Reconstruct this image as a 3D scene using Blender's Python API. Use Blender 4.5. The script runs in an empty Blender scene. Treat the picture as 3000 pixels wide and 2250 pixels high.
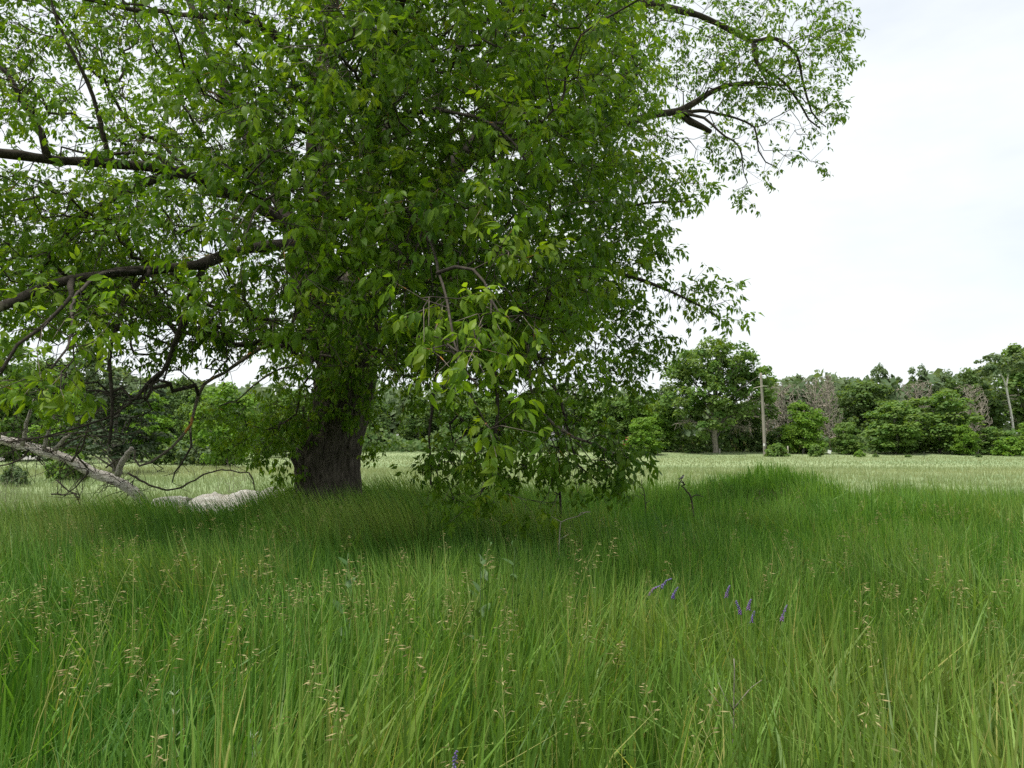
import bpy, math, random
import numpy as np
from mathutils import Vector, Matrix, noise

rng = np.random.default_rng(11)
random.seed(11)
SC = bpy.context.scene
COL = SC.collection

# ------------------------------------------------------------------ camera
F = 2167.0                      # focal length in pixels of the 3000 px wide photograph
PITCH = math.atan(169.0 / F)
CAM = np.array([0.0, 0.0, 1.6])
cam_data = bpy.data.cameras.new('camera')
cam_data.sensor_width = 36.0
cam_data.lens = 36.0 * F / 3000.0
cam_data.clip_start = 0.05
cam_data.clip_end = 5000.0
cam = bpy.data.objects.new('camera', cam_data)
cam.location = CAM
cam.rotation_euler = (math.pi / 2 + PITCH, 0, 0)
COL.objects.link(cam)
SC.camera = cam

# ------------------------------------------------------------------ world, sun, exposure
SUN_EL, SUN_AZ = math.radians(70), math.radians(240)      # azimuth clockwise from +Y
world = bpy.data.worlds.new('World')
SC.world = world
world.use_nodes = True
wn, wl = world.node_tree.nodes, world.node_tree.links
wn.clear()
w_out = wn.new('ShaderNodeOutputWorld')
w_bg = wn.new('ShaderNodeBackground')
w_bg.inputs['Strength'].default_value = 0.1
w_sky = wn.new('ShaderNodeTexSky')
w_sky.sky_type = 'NISHITA'
w_sky.sun_disc = False
w_sky.sun_elevation = SUN_EL
w_sky.sun_rotation = SUN_AZ
w_sky.air_density = 1.0
w_sky.dust_density = 2.0
w_tc = wn.new('ShaderNodeTexCoord')
w_map = wn.new('ShaderNodeMapping')
w_map.inputs['Scale'].default_value = (1.1, 1.1, 3.2)
w_n = wn.new('ShaderNodeTexNoise')
w_n.inputs['Scale'].default_value = 2.1
w_n.inputs['Detail'].default_value = 5.0
w_n.inputs['Roughness'].default_value = 0.55
w_r = wn.new('ShaderNodeValToRGB')
w_r.color_ramp.elements[0].position = 0.30
w_r.color_ramp.elements[0].color = (0.74, 0.74, 0.74, 1)
w_r.color_ramp.elements[1].position = 0.60
w_r.color_ramp.elements[1].color = (1, 1, 1, 1)
w_mix = wn.new('ShaderNodeMixRGB')
w_mix.inputs['Color2'].default_value = (5.85, 6.1, 6.2, 1)
wl.new(w_tc.outputs['Generated'], w_map.inputs['Vector'])
wl.new(w_map.outputs['Vector'], w_n.inputs['Vector'])
wl.new(w_n.outputs['Fac'], w_r.inputs['Fac'])
wl.new(w_r.outputs['Color'], w_mix.inputs['Fac'])
wl.new(w_sky.outputs['Color'], w_mix.inputs['Color1'])
wl.new(w_mix.outputs['Color'], w_bg.inputs['Color'])
wl.new(w_bg.outputs['Background'], w_out.inputs['Surface'])

sun_data = bpy.data.lights.new('sun', 'SUN')
sun_data.energy = 2.8
sun_data.angle = math.radians(11)
sun_data.color = (1.0, 0.96, 0.88)
sun = bpy.data.objects.new('sun', sun_data)
to_sun = Vector((math.cos(SUN_EL) * math.sin(SUN_AZ), math.cos(SUN_EL) * math.cos(SUN_AZ), math.sin(SUN_EL)))
sun.rotation_euler = to_sun.to_track_quat('Z', 'Y').to_euler()
sun.location = (-20, -20, 60)
COL.objects.link(sun)

SC.view_settings.view_transform = 'Standard'
SC.view_settings.look = 'None'
SC.view_settings.exposure = 0.85
SC.view_settings.gamma = 1.0
SC.view_settings.use_curve_mapping = False
SC.render.engine = 'CYCLES'
SC.cycles.max_bounces = 5
SC.cycles.diffuse_bounces = 3
SC.cycles.glossy_bounces = 2
SC.cycles.transmission_bounces = 5
SC.cycles.transparent_max_bounces = 4
SC.cycles.use_denoising = False
SC.cycles.sample_clamp_indirect = 6.0

# ------------------------------------------------------------------ helpers
CP, SP = math.cos(PITCH), math.sin(PITCH)
FW, UP, RT = np.array([0, CP, SP]), np.array([0, -SP, CP]), np.array([1.0, 0, 0])


def P(px, py, D):
    """a point of the place from where it is seen and how many metres away it stands"""
    return CAM + D * (FW + (px - 1500.0) / F * RT + (1125.0 - py) / F * UP)


def Pv(px, py, D):
    px, py, D = np.asarray(px), np.asarray(py), np.asarray(D)
    return CAM + D[:, None] * (FW + ((px - 1500.0) / F)[:, None] * RT + ((1125.0 - py) / F)[:, None] * UP)


def project(p):
    q = np.asarray(p) - CAM
    d = q @ FW
    d = np.where(np.abs(d) < 1e-3, 1e-3, d)
    return 1500 + F * (q @ RT) / d, 1125 - F * (q @ UP) / d, d


def G(px, D):
    """x, y of a spot on the ground"""
    return (px - 1500.0) / F * D, D


def zat(py, D):
    return 1.6 + (1294.0 - py) / F * D


MOUND = (P(2235, 1400, 14.6)[0], 14.6)


def ground_z(x, y):
    x, y = np.asarray(x, float), np.asarray(y, float)
    z = 0.05 * np.sin(x * 0.35 + 1.3) * np.cos(y * 0.28) + 0.03 * np.sin(x * 0.9 + y * 0.7)
    fade = np.clip((60 - np.hypot(x, y)) / 40, 0, 1)
    z = z * fade
    rise = np.clip((y - 79) / 16, 0, 1)
    z = z + 0.48 * rise * rise * (3 - 2 * rise)
    dx, dy = x - MOUND[0], y - MOUND[1]
    ang = np.arctan2(dy, dx)
    rr = np.hypot(dx / 1.1, dy / 0.9) * (1 + 0.14 * np.sin(3 * ang + 1) + 0.09 * np.sin(5 * ang))
    z = z + 0.62 / (1 + (rr / 0.98) ** 4.5) * (1 + .10 * np.sin(dx * 4.1) + .07 * np.sin(dx * 9 + dy * 5)) + 0.10 * np.exp(-(rr / 2.4) ** 2)
    return z


def vnoise(p, seed=0):
    """smooth lattice noise, about -0.8..0.8, for many points at once"""
    p = np.asarray(p, float)
    i = np.floor(p).astype(np.int64)
    f = p - i
    f = f * f * (3 - 2 * f)
    out = np.zeros(len(p))
    for dx in (0, 1):
        for dy in (0, 1):
            for dz in (0, 1):
                h = (i[:, 0] + dx) * 374761393 + (i[:, 1] + dy) * 668265263 + (i[:, 2] + dz) * 2147483647 + seed * 974711
                h = (h ^ (h >> 13)) * 1274126177
                h = (h ^ (h >> 16)) & 0xffff
                w = (f[:, 0] if dx else 1 - f[:, 0]) * (f[:, 1] if dy else 1 - f[:, 1]) * (f[:, 2] if dz else 1 - f[:, 2])
                out += w * (h / 32767.5 - 1.0)
    return out


class Buf:
    def __init__(self):
        self.v, self.t, self.q, self.c, self.n = [], [], [], [], 0

    def add(self, v, t=None, q=None, tint=None):
        v = np.asarray(v, float).reshape(-1, 3)
        if t is not None and len(t):
            self.t.append(np.asarray(t, np.int64).reshape(-1, 3) + self.n)
        if q is not None and len(q):
            self.q.append(np.asarray(q, np.int64).reshape(-1, 4) + self.n)
        if tint is None:
            tint = np.array([0.5, 0.5, 0.5])
        tint = np.asarray(tint, float)
        if tint.ndim == 1:
            tint = np.tile(tint, (len(v), 1))
        self.c.append(tint)
        self.v.append(v)
        self.n += len(v)

    def mesh(self, name, mat, smooth=False, off=None):
        V = np.concatenate(self.v) if self.v else np.zeros((0, 3))
        if off is not None:
            V = V - np.asarray(off)
        T = np.concatenate(self.t) if self.t else np.zeros((0, 3), np.int64)
        Q = np.concatenate(self.q) if self.q else np.zeros((0, 4), np.int64)
        me = bpy.data.meshes.new(name)
        me.vertices.add(len(V))
        me.vertices.foreach_set('co', V.astype(np.float32).ravel())
        nl = len(T) * 3 + len(Q) * 4
        me.loops.add(nl)
        me.loops.foreach_set('vertex_index', np.concatenate([T.ravel(), Q.ravel()]).astype(np.int32))
        me.polygons.add(len(T) + len(Q))
        st = np.concatenate([np.arange(len(T)) * 3, len(T) * 3 + np.arange(len(Q)) * 4])
        me.polygons.foreach_set('loop_start', st.astype(np.int32))
        me.polygons.foreach_set('use_smooth', np.full(len(T) + len(Q), bool(smooth)))
        C = np.concatenate(self.c) if self.c else np.zeros((0, 3))
        at = me.attributes.new('tint', 'FLOAT_COLOR', 'POINT')
        at.data.foreach_set('color', np.concatenate([C, np.ones((len(C), 1))], 1).astype(np.float32).ravel())
        me.update(calc_edges=True)
        me.materials.append(mat)
        return me


def tag(o, label=None, cat=None, group=None, kind=None):
    if label:
        o['label'] = label
    if cat:
        o['category'] = cat
    if group:
        o['group'] = group
    if kind:
        o['kind'] = kind
    return o


def thing(name, loc, label, cat, group=None):
    o = bpy.data.objects.new(name, None)
    o.location = loc
    o.empty_display_size = 0.2
    COL.objects.link(o)
    return tag(o, label, cat, group)


def part(name, buf, mat, parent=None, smooth=False, kind=None, label=None):
    off = np.array(parent.location) if parent is not None else None
    if parent is not None and parent.parent is not None:
        off = off + np.array(parent.parent.location)
    o = bpy.data.objects.new(name, buf.mesh(name, mat, smooth, off))
    COL.objects.link(o)
    if parent is not None:
        o.parent = parent
    if kind:
        o['kind'] = kind
    if label:
        o['label'] = label
    return o


def lone(name, buf, mat, label, cat, loc, group=None, smooth=False):
    """a thing of a single mesh with its origin at loc"""
    o = bpy.data.objects.new(name, buf.mesh(name, mat, smooth, np.asarray(loc, float)))
    o.location = loc
    COL.objects.link(o)
    return tag(o, label, cat, group)


def copy_tree(o, parent=None):
    c = o.copy()
    COL.objects.link(c)
    c.parent = parent
    for ch in list(o.children):
        copy_tree(ch, c)
    return c


def catmull(pts, step):
    pts = np.asarray(pts, float)
    ext = np.vstack([2 * pts[0] - pts[1], pts, 2 * pts[-1] - pts[-2]])
    out = []
    for i in range(1, len(ext) - 2):
        p0, p1, p2, p3 = ext[i - 1], ext[i], ext[i + 1], ext[i + 2]
        n = max(1, int(np.linalg.norm((p2 - p1)[:3]) / step))
        t = (np.arange(n) / n)[:, None]
        out.append(0.5 * ((2 * p1) + (-p0 + p2) * t + (2 * p0 - 5 * p1 + 4 * p2 - p3) * t ** 2 + (-p0 + 3 * p1 - 3 * p2 + p3) * t ** 3))
    out.append(pts[-1:])
    return np.vstack(out)


def sweep(buf, pts, radii, sides, tint=None, rough=0.0, cap=True, flute=0.0):
    """tube along pts with per-point radius, parallel-transported frame"""
    pts = np.asarray(pts, float)
    n = len(pts)
    if n < 2:
        return
    radii = np.broadcast_to(np.asarray(radii, float), (n,))
    tan = np.gradient(pts, axis=0)
    tan /= np.linalg.norm(tan, axis=1)[:, None] + 1e-9
    a = np.array([0, 0, 1.0]) if abs(tan[0, 2]) < 0.9 else np.array([1.0, 0, 0])
    u = np.cross(tan[0], a)
    u /= np.linalg.norm(u)
    ang = np.arange(sides) * 2 * math.pi / sides
    ca, sa = np.cos(ang)[:, None], np.sin(ang)[:, None]
    V = np.empty((n, sides, 3))
    fl_ = np.zeros((sides, 1))
    for i in range(n):
        if flute:
            fl_ = fl_ * .93 + rng.standard_normal((sides, 1)) * flute * .36
        u = u - tan[i] * (u @ tan[i])
        u /= np.linalg.norm(u) + 1e-9
        w = np.cross(tan[i], u)
        r = radii[i] * (1 + fl_) if flute else radii[i]
        if rough:
            r = r * (1 + rough * rng.standard_normal((sides, 1)))
        V[i] = pts[i] + r * (ca * u + sa * w)
    i, j = np.meshgrid(np.arange(n - 1), np.arange(sides), indexing='ij')
    j2 = (j + 1) % sides
    q = np.stack([i * sides + j, i * sides + j2, (i + 1) * sides + j2, (i + 1) * sides + j], -1).reshape(-1, 4)
    V = V.reshape(-1, 3)
    t = None
    if cap:
        V = np.vstack([V, pts[-1] + tan[-1] * radii[-1] * 0.4, pts[0]])
        e, k = n * sides, np.arange(sides)
        t = np.vstack([np.stack([(n - 1) * sides + k, (n - 1) * sides + (k + 1) % sides, np.full(sides, e)], 1),
                       np.stack([(k + 1) % sides, k, np.full(sides, e + 1)], 1)])
    buf.add(V, t, q, tint)


def box(buf, c, s, rot=None, tint=None):
    k = np.array([[x, y, z] for x in (-.5, .5) for y in (-.5, .5) for z in (-.5, .5)]) * np.asarray(s)
    if rot is not None:
        k = k @ np.array(rot).T
    buf.add(k + np.asarray(c), None, [[0, 1, 3, 2], [4, 6, 7, 5], [0, 4, 5, 1], [2, 3, 7, 6], [0, 2, 6, 4], [1, 5, 7, 3]], tint)


# ------------------------------------------------------------------ materials
def new_mat(name):
    m = bpy.data.materials.new(name)
    m.use_nodes = True
    m.node_tree.nodes.clear()
    return m, m.node_tree.nodes, m.node_tree.links


def leaf_mat(name, dark, light, warm, trans=0.38, rough=0.5, spec=0.35, tgain=1.5):
    """two-sided leaf: reflects and lets light through. tint.r = hue to the warm shade, tint.g = dark to light"""
    m, N, L = new_mat(name)
    out = N.new('ShaderNodeOutputMaterial')
    at = N.new('ShaderNodeAttribute')
    at.attribute_name = 'tint'
    sep = N.new('ShaderNodeSeparateColor')
    L.new(at.outputs['Color'], sep.inputs['Color'])
    mx = N.new('ShaderNodeMixRGB')
    mx.inputs['Color1'].default_value = (*dark, 1)
    mx.inputs['Color2'].default_value = (*light, 1)
    L.new(sep.outputs['Green'], mx.inputs['Fac'])
    mw = N.new('ShaderNodeMixRGB')
    mw.inputs['Color2'].default_value = (*warm, 1)
    L.new(sep.outputs['Red'], mw.inputs['Fac'])
    L.new(mx.outputs['Color'], mw.inputs['Color1'])
    pr = N.new('ShaderNodeBsdfPrincipled')
    pr.inputs['Roughness'].default_value = rough
    pr.inputs['Specular IOR Level'].default_value = spec
    L.new(mw.outputs['Color'], pr.inputs['Base Color'])
    tr = N.new('ShaderNodeBsdfTranslucent')
    mt = N.new('ShaderNodeMixRGB')
    mt.blend_type = 'MULTIPLY'
    mt.inputs['Fac'].default_value = 1.0
    mt.inputs['Color2'].default_value = (1.15 * tgain, 1.1 * tgain, 0.45 * tgain, 1)
    L.new(mw.outputs['Color'], mt.inputs['Color1'])
    L.new(mt.outputs['Color'], tr.inputs['Color'])
    ms = N.new('ShaderNodeMixShader')
    ms.inputs['Fac'].default_value = trans
    L.new(pr.outputs['BSDF'], ms.inputs[1])
    L.new(tr.outputs['BSDF'], ms.inputs[2])
    L.new(ms.outputs['Shader'], out.inputs['Surface'])
    return m


def bark_mat(name, c1, c2, scale=(9, 9, 1.6), bump=0.6, lichen=None, lich_amt=0.62, rough=0.9):
    m, N, L = new_mat(name)
    out = N.new('ShaderNodeOutputMaterial')
    tc = N.new('ShaderNodeTexCoord')
    mp = N.new('ShaderNodeMapping')
    mp.inputs['Scale'].default_value = scale
    L.new(tc.outputs['Object'], mp.inputs['Vector'])
    n1 = N.new('ShaderNodeTexNoise')
    n1.inputs['Scale'].default_value = 3.0
    n1.inputs['Detail'].default_value = 8
    n1.inputs['Roughness'].default_value = 0.65
    n1.inputs['Distortion'].default_value = 0.5
    L.new(mp.outputs['Vector'], n1.inputs['Vector'])
    rp = N.new('ShaderNodeValToRGB')
    rp.color_ramp.elements[0].position = 0.35
    rp.color_ramp.elements[0].color = (*c1, 1)
    rp.color_ramp.elements[1].position = 0.68
    rp.color_ramp.elements[1].color = (*c2, 1)
    L.new(n1.outputs['Fac'], rp.inputs['Fac'])
    col = rp.outputs['Color']
    if lichen:
        n2 = N.new('ShaderNodeTexNoise')
        n2.inputs['Scale'].default_value = 5.0
        n2.inputs['Detail'].default_value = 4
        L.new(tc.outputs['Object'], n2.inputs['Vector'])
        r2 = N.new('ShaderNodeValToRGB')
        r2.color_ramp.elements[0].position = lich_amt
        r2.color_ramp.elements[1].position = lich_amt + 0.06
        L.new(n2.outputs['Fac'], r2.inputs['Fac'])
        mx = N.new('ShaderNodeMixRGB')
        mx.inputs['Color2'].default_value = (*lichen, 1)
        L.new(r2.outputs['Color'], mx.inputs['Fac'])
        L.new(col, mx.inputs['Color1'])
        col = mx.outputs['Color']
    pr = N.new('ShaderNodeBsdfPrincipled')
    pr.inputs['Roughness'].default_value = rough
    pr.inputs['Specular IOR Level'].default_value = 0.2
    L.new(col, pr.inputs['Base Color'])
    bp = N.new('ShaderNodeBump')
    bp.inputs['Strength'].default_value = bump
    bp.inputs['Distance'].default_value = 0.03
    L.new(n1.outputs['Fac'], bp.inputs['Height'])
    L.new(bp.outputs['Normal'], pr.inputs['Normal'])
    L.new(pr.outputs['BSDF'], out.inputs['Surface'])
    return m


def plain_mat(name, c1, c2=None, scale=20.0, rough=0.7, spec=0.3):
    m, N, L = new_mat(name)
    out = N.new('ShaderNodeOutputMaterial')
    pr = N.new('ShaderNodeBsdfPrincipled')
    pr.inputs['Roughness'].default_value = rough
    pr.inputs['Specular IOR Level'].default_value = spec
    c2 = c2 or tuple(x * 0.75 for x in c1)
    tc = N.new('ShaderNodeTexCoord')
    n1 = N.new('ShaderNodeTexNoise')
    n1.inputs['Scale'].default_value = scale
    n1.inputs['Detail'].default_value = 6
    L.new(tc.outputs['Object'], n1.inputs['Vector'])
    mx = N.new('ShaderNodeMixRGB')
    mx.inputs['Color1'].default_value = (*c2, 1)
    mx.inputs['Color2'].default_value = (*c1, 1)
    L.new(n1.outputs['Fac'], mx.inputs['Fac'])
    L.new(mx.outputs['Color'], pr.inputs['Base Color'])
    L.new(pr.outputs['BSDF'], out.inputs['Surface'])
    return m


M_LEAF = leaf_mat('box_elder_leaf', (0.034, 0.092, 0.008), (0.125, 0.240, 0.014), (0.23, 0.31, 0.018), trans=0.46, rough=.5, spec=.22, tgain=1.6)
M_BARK = bark_mat('furrowed_bark', (0.034, 0.028, 0.022), (0.148, 0.126, 0.102), (10, 10, 1.8), 1.0)
M_TWIG = bark_mat('twig_bark', (0.024, 0.019, 0.015), (0.080, 0.068, 0.054), (6, 6, 6), 0.4, lichen=(0.20, 0.18, 0.13), lich_amt=0.66)
M_LICHEN = bark_mat('lichened_bark', (0.07, 0.06, 0.045), (0.22, 0.19, 0.15), (8, 8, 8), 0.5, lichen=(0.40, 0.19, 0.045), lich_amt=0.60)
M_GREY = bark_mat('bleached_wood', (0.13, 0.11, 0.095), (0.50, 0.46, 0.42), (14, 14, 14), 0.9)
M_GRASS = leaf_mat('grass_blade', (0.046, 0.136, 0.016), (0.160, 0.318, 0.050), (0.42, 0.40, 0.14), trans=0.41, rough=0.5, spec=0.25, tgain=1.35)
M_FIELD = leaf_mat('field_grass', (0.165, 0.230, 0.105), (0.255, 0.320, 0.165), (0.33, 0.34, 0.17), trans=0.25, rough=0.6, spec=0.25, tgain=1.2)
M_SEED = leaf_mat('seed_head', (0.21, 0.21, 0.085), (0.38, 0.36, 0.17), (0.34, 0.25, 0.13), trans=0.2, rough=0.7, spec=0.2, tgain=1.0)
M_FAR = leaf_mat('far_leaf', (0.075, 0.160, 0.036), (0.155, 0.270, 0.060), (0.21, 0.25, 0.07), trans=0.42, rough=0.6, spec=0.25, tgain=1.3)  # far leaf colours are lightened in place of distance haze
M_FARD = leaf_mat('far_leaf_deep', (0.064, 0.130, 0.036), (0.125, 0.215, 0.060), (0.17, 0.20, 0.07), trans=0.42, rough=0.6, spec=0.25, tgain=1.3)
M_FARB = leaf_mat('far_leaf_bright', (0.085, 0.190, 0.022), (0.160, 0.300, 0.036), (0.22, 0.29, 0.045), trans=0.42, rough=0.6, spec=0.25, tgain=1.3)
M_FARP = leaf_mat('far_leaf_pale', (0.095, 0.155, 0.075), (0.155, 0.230, 0.110), (0.20, 0.23, 0.11), trans=0.42, rough=0.6, spec=0.2, tgain=1.2)
M_CEDAR = leaf_mat('conifer_needles', (0.022, 0.045, 0.020), (0.045, 0.080, 0.030), (0.09, 0.09, 0.05), trans=0.15, rough=0.7, spec=0.2, tgain=1.0)
M_FTRUNK = bark_mat('far_trunk', (0.09, 0.08, 0.07), (0.24, 0.22, 0.19), (4, 4, 1.2), 0.4)
M_DEAD = bark_mat('dead_wood', (0.17, 0.15, 0.115), (0.36, 0.325, 0.265), (3, 3, 1.2), 0.4)
M_BIRCH = bark_mat('birch_bark', (0.42, 0.40, 0.36), (0.75, 0.72, 0.66), (3, 3, 3), 0.2)

# ------------------------------------------------------------------ ground, road
M_GROUND, N, L = new_mat('meadow_soil')
_out = N.new('ShaderNodeOutputMaterial')
_pr = N.new('ShaderNodeBsdfPrincipled')
_pr.inputs['Roughness'].default_value = 0.95
_pr.inputs['Specular IOR Level'].default_value = 0.1
_tc = N.new('ShaderNodeTexCoord')
_n1 = N.new('ShaderNodeTexNoise')
_n1.inputs['Scale'].default_value = 0.11
_n1.inputs['Detail'].default_value = 9
_n1.inputs['Roughness'].default_value = 0.62
_n2 = N.new('ShaderNodeTexNoise')
_n2.inputs['Scale'].default_value = 7.0
_n2.inputs['Detail'].default_value = 6
_mp = N.new('ShaderNodeMapping')
_mp.inputs['Scale'].default_value = (0.35, 1.0, 1.0)
L.new(_tc.outputs['Object'], _mp.inputs['Vector'])
L.new(_mp.outputs['Vector'], _n1.inputs['Vector'])
L.new(_tc.outputs['Object'], _n2.inputs['Vector'])
_r1 = N.new('ShaderNodeValToRGB')
_r1.color_ramp.elements[0].position = 0.36
_r1.color_ramp.elements[0].color = (0.175, 0.240, 0.112, 1)
_r1.color_ramp.elements[1].position = 0.64
_r1.color_ramp.elements[1].color = (0.245, 0.295, 0.150, 1)
L.new(_n1.outputs['Fac'], _r1.inputs['Fac'])
_at = N.new('ShaderNodeAttribute')
_at.attribute_name = 'tint'
_sp = N.new('ShaderNodeSeparateColor')
L.new(_at.outputs['Color'], _sp.inputs['Color'])
_r2 = N.new('ShaderNodeValToRGB')
_r2.color_ramp.elements[0].position = 0.3
_r2.color_ramp.elements[0].color = (0.030, 0.040, 0.014, 1)
_r2.color_ramp.elements[1].position = 0.7
_r2.color_ramp.elements[1].color = (0.085, 0.080, 0.036, 1)
L.new(_n2.outputs['Fac'], _r2.inputs['Fac'])
_mx = N.new('ShaderNodeMixRGB')
L.new(_sp.outputs['Red'], _mx.inputs['Fac'])
L.new(_r2.outputs['Color'], _mx.inputs['Color1'])
L.new(_r1.outputs['Color'], _mx.inputs['Color2'])
L.new(_mx.outputs['Color'], _pr.inputs['Base Color'])
L.new(_pr.outputs['BSDF'], _out.inputs['Surface'])


def tall_edge(x, y):
    """metres by which a spot lies inside (positive) the tall, unmown grass"""
    px = 1500 + F * x / np.maximum(y, 0.5)
    e = np.interp(px, [-900, 0, 400, 900, 1500, 2000, 2600, 3000, 3900], [9.6, 10.4, 12.3, 14.4, 14.6, 14.8, 15.2, 14.6, 14.0])
    e = e + 0.5 * np.sin(x * 1.7) + 0.35 * np.sin(x * 3.1 + 2)
    return e - y


gb = Buf()
rs = np.concatenate([np.linspace(0, 20, 61)[1:], np.linspace(21, 60, 40), np.array([66, 72, 76, 80, 84, 88, 92, 96, 100, 105, 110, 130, 160, 200, 300, 450, 700])])
na = 144
th = np.arange(na) * 2 * math.pi / na
gx = np.concatenate([[0], (rs[:, None] * np.cos(th)).ravel()])
gy = np.concatenate([[0], (rs[:, None] * np.sin(th)).ravel()])
gz = ground_z(gx, gy)
k = np.arange(na)
gt = np.stack([np.zeros(na, int), 1 + k, 1 + (k + 1) % na], 1)
ii, jj = np.meshgrid(np.arange(len(rs) - 1), k, indexing='ij')
gq = np.stack([1 + ii * na + jj, 1 + (ii + 1) * na + jj, 1 + (ii + 1) * na + (jj + 1) % na, 1 + ii * na + (jj + 1) % na], -1).reshape(-1, 4)
gtint = np.zeros((len(gx), 3))
gtint[:, 0] = np.clip(0.5 - tall_edge(gx, np.abs(gy)) / 1.5, 0, 1)
gb.add(np.stack([gx, gy, gz], 1), gt, gq, gtint)
ground = part('ground', gb, M_GROUND, smooth=True)
tag(ground, 'pale green hay field running back to the tree line', 'field', kind='structure')

M_ROAD = plain_mat('road_gravel', (0.40, 0.39, 0.37), (0.30, 0.29, 0.27), 1.5, 0.95, 0.1)
rb = Buf()
road_c = catmull([[*G(-900, 50), 0], [*G(-300, 58), 0], [*G(0, 66), 0], [*G(95, 74), 0], [*G(130, 90), 0], [*G(60, 130), 0]], 2.0)
rt = np.gradient(road_c, axis=0)
rt /= np.linalg.norm(rt, axis=1)[:, None]
rnv = np.stack([-rt[:, 1], rt[:, 0], rt[:, 2] * 0], 1)
rz = ground_z(road_c[:, 0], road_c[:, 1])
rows = []
for o_, dz in ((-2.4, 0.004), (-2.0, 0.12), (0, 0.16), (2.0, 0.12), (2.4, 0.004)):
    p = road_c + rnv * o_
    p[:, 2] = rz + dz
    rows.append(p)
rv = np.stack(rows, 1)
n_, m_ = rv.shape[:2]
ii, jj = np.meshgrid(np.arange(n_ - 1), np.arange(m_ - 1), indexing='ij')
rb.add(rv.reshape(-1, 3), None, np.stack([ii * m_ + jj, ii * m_ + jj + 1, (ii + 1) * m_ + jj + 1, (ii + 1) * m_ + jj], -1).reshape(-1, 4))
road = part('road', rb, M_ROAD)
tag(road, 'pale grey road curving behind the fallen limb', 'road', kind='structure')


# ------------------------------------------------------------------ growing branches
def grow(skel, parent, targets, bf=0.25):
    """joins every target to the growing tree at the cheapest place (distance + bf * way to the root)"""
    M_, N_ = len(skel), len(targets)
    pos = np.vstack([skel, targets])
    par = np.full(M_ + N_, -1)
    par[:M_] = parent
    plen = np.zeros(M_ + N_)
    for i in range(M_):
        if par[i] >= 0:
            plen[i] = plen[par[i]] + np.linalg.norm(pos[i] - pos[par[i]])
    best = np.full(N_, 1e9)
    bp = np.zeros(N_, int)
    for s in range(0, M_, 200):
        d = np.linalg.norm(targets[:, None, :] - skel[None, s:s + 200, :], axis=2) + bf * plen[None, s:min(M_, s + 200)]
        k_ = d.argmin(1)
        v = d[np.arange(N_), k_]
        b = v < best
        best[b], bp[b] = v[b], k_[b] + s
    done = np.zeros(N_, bool)
    order = []
    for _ in range(N_):
        i = int(np.argmin(best))
        done[i] = True
        best[i] = 1e9
        gi = M_ + i
        par[gi] = bp[i]
        plen[gi] = plen[bp[i]] + np.linalg.norm(pos[gi] - pos[bp[i]])
        order.append(gi)
        dd = targets - targets[i]
        d = np.sqrt(np.einsum('ij,ij->i', dd, dd)) + bf * plen[gi]
        b = (d < best) & ~done
        best[b], bp[b] = d[b], gi
    return pos, par, order


def pipe_radii(pos, par, order, M_, tip=0.004, p=2.3):
    n = len(pos)
    a = np.zeros(n)
    nch = np.bincount(par[par >= 0], minlength=n)
    seq = order[::-1]
    for i in seq:
        if nch[i] == 0 or a[i] == 0:
            a[i] = max(a[i], tip ** p)
        a[par[i]] += a[i]
    return np.maximum(a, tip ** p) ** (1 / p), nch


def chains(pos, par, rad, M_):
    """split the grown part into runs that follow the thickest child"""
    n = len(pos)
    kids = [[] for _ in range(n)]
    for i in range(M_, n):
        kids[par[i]].append(i)
    out = []
    stack = [(j, i) for j in range(M_) for i in kids[j]]
    while stack:
        j, i = stack.pop()
        run = [j, i]
        while kids[i]:
            ks = sorted(kids[i], key=lambda t: -rad[t])
            for o in ks[1:]:
                stack.append((i, o))
            i = ks[0]
            run.append(i)
        out.append(run)
    return out


# ------------------------------------------------------------------ the big box elder
TRUNK_D = 12.5
tree_base = np.array([*P(957, 1440, TRUNK_D)[:2], 0.0])
box_elder = thing('box_elder_tree', tuple(tree_base), 'huge spreading broadleaf tree with thick furrowed trunk in the tall grass', 'tree')

# trunk with buttressed foot, burl and furrowed bark
tb = Buf()
tpath = catmull([[*tree_base[:2], -0.15], P(957, 1440, TRUNK_D), P(960, 1340, TRUNK_D), P(990, 1220, TRUNK_D), P(1006, 1130, TRUNK_D), P(1012, 1040, TRUNK_D), P(1005, 960, TRUNK_D)], 0.035)
nt, ns = len(tpath), 120
zz = tpath[:, 2]
r0 = np.interp(zz, [-0.15, 0.2, 0.75, 1.33, 2.1, 2.7, 3.2, 3.6], [0.74, 0.64, 0.555, 0.525, 0.50, 0.52, 0.50, 0.40])
tv = np.empty((nt, ns, 3))
for i in range(nt):
    for j in range(ns):
        a = j / ns * 2 * math.pi
        r = r0[i]
        r *= 1 + 0.05 * math.sin(3 * a + 0.6) + 0.03 * math.sin(5 * a + 2) * math.exp(-zz[i])
        r += 0.10 * math.exp(-zz[i] * 2.0) * max(0, math.sin(4 * a + 0.3)) ** 2
        cx, cy = math.cos(a), math.sin(a)
        w = 0.25 * math.sin(zz[i] * 1.3)
        nn = noise.noise(Vector((cx * 5.2 + w, cy * 5.2, zz[i] * 0.75)))
        n2 = noise.noise(Vector((cx * 11 + 3, cy * 11, zz[i] * 1.9)))
        n3 = noise.noise(Vector((cx * 20 + 9, cy * 20, zz[i] * 6)))
        ridge = (0.5 - abs(nn)) * 0.085 + (0.5 - abs(n2)) * 0.075 + n3 * 0.018
        burl = 0.13 * math.exp(-((zz[i] - 1.36) / 0.13) ** 2 - ((((a - math.radians(205) + math.pi) % (2 * math.pi)) - math.pi) / 0.38) ** 2)
        tv[i, j] = tpath[i] + np.array([cx, cy, 0]) * (r + ridge - 0.07 + burl)
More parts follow.
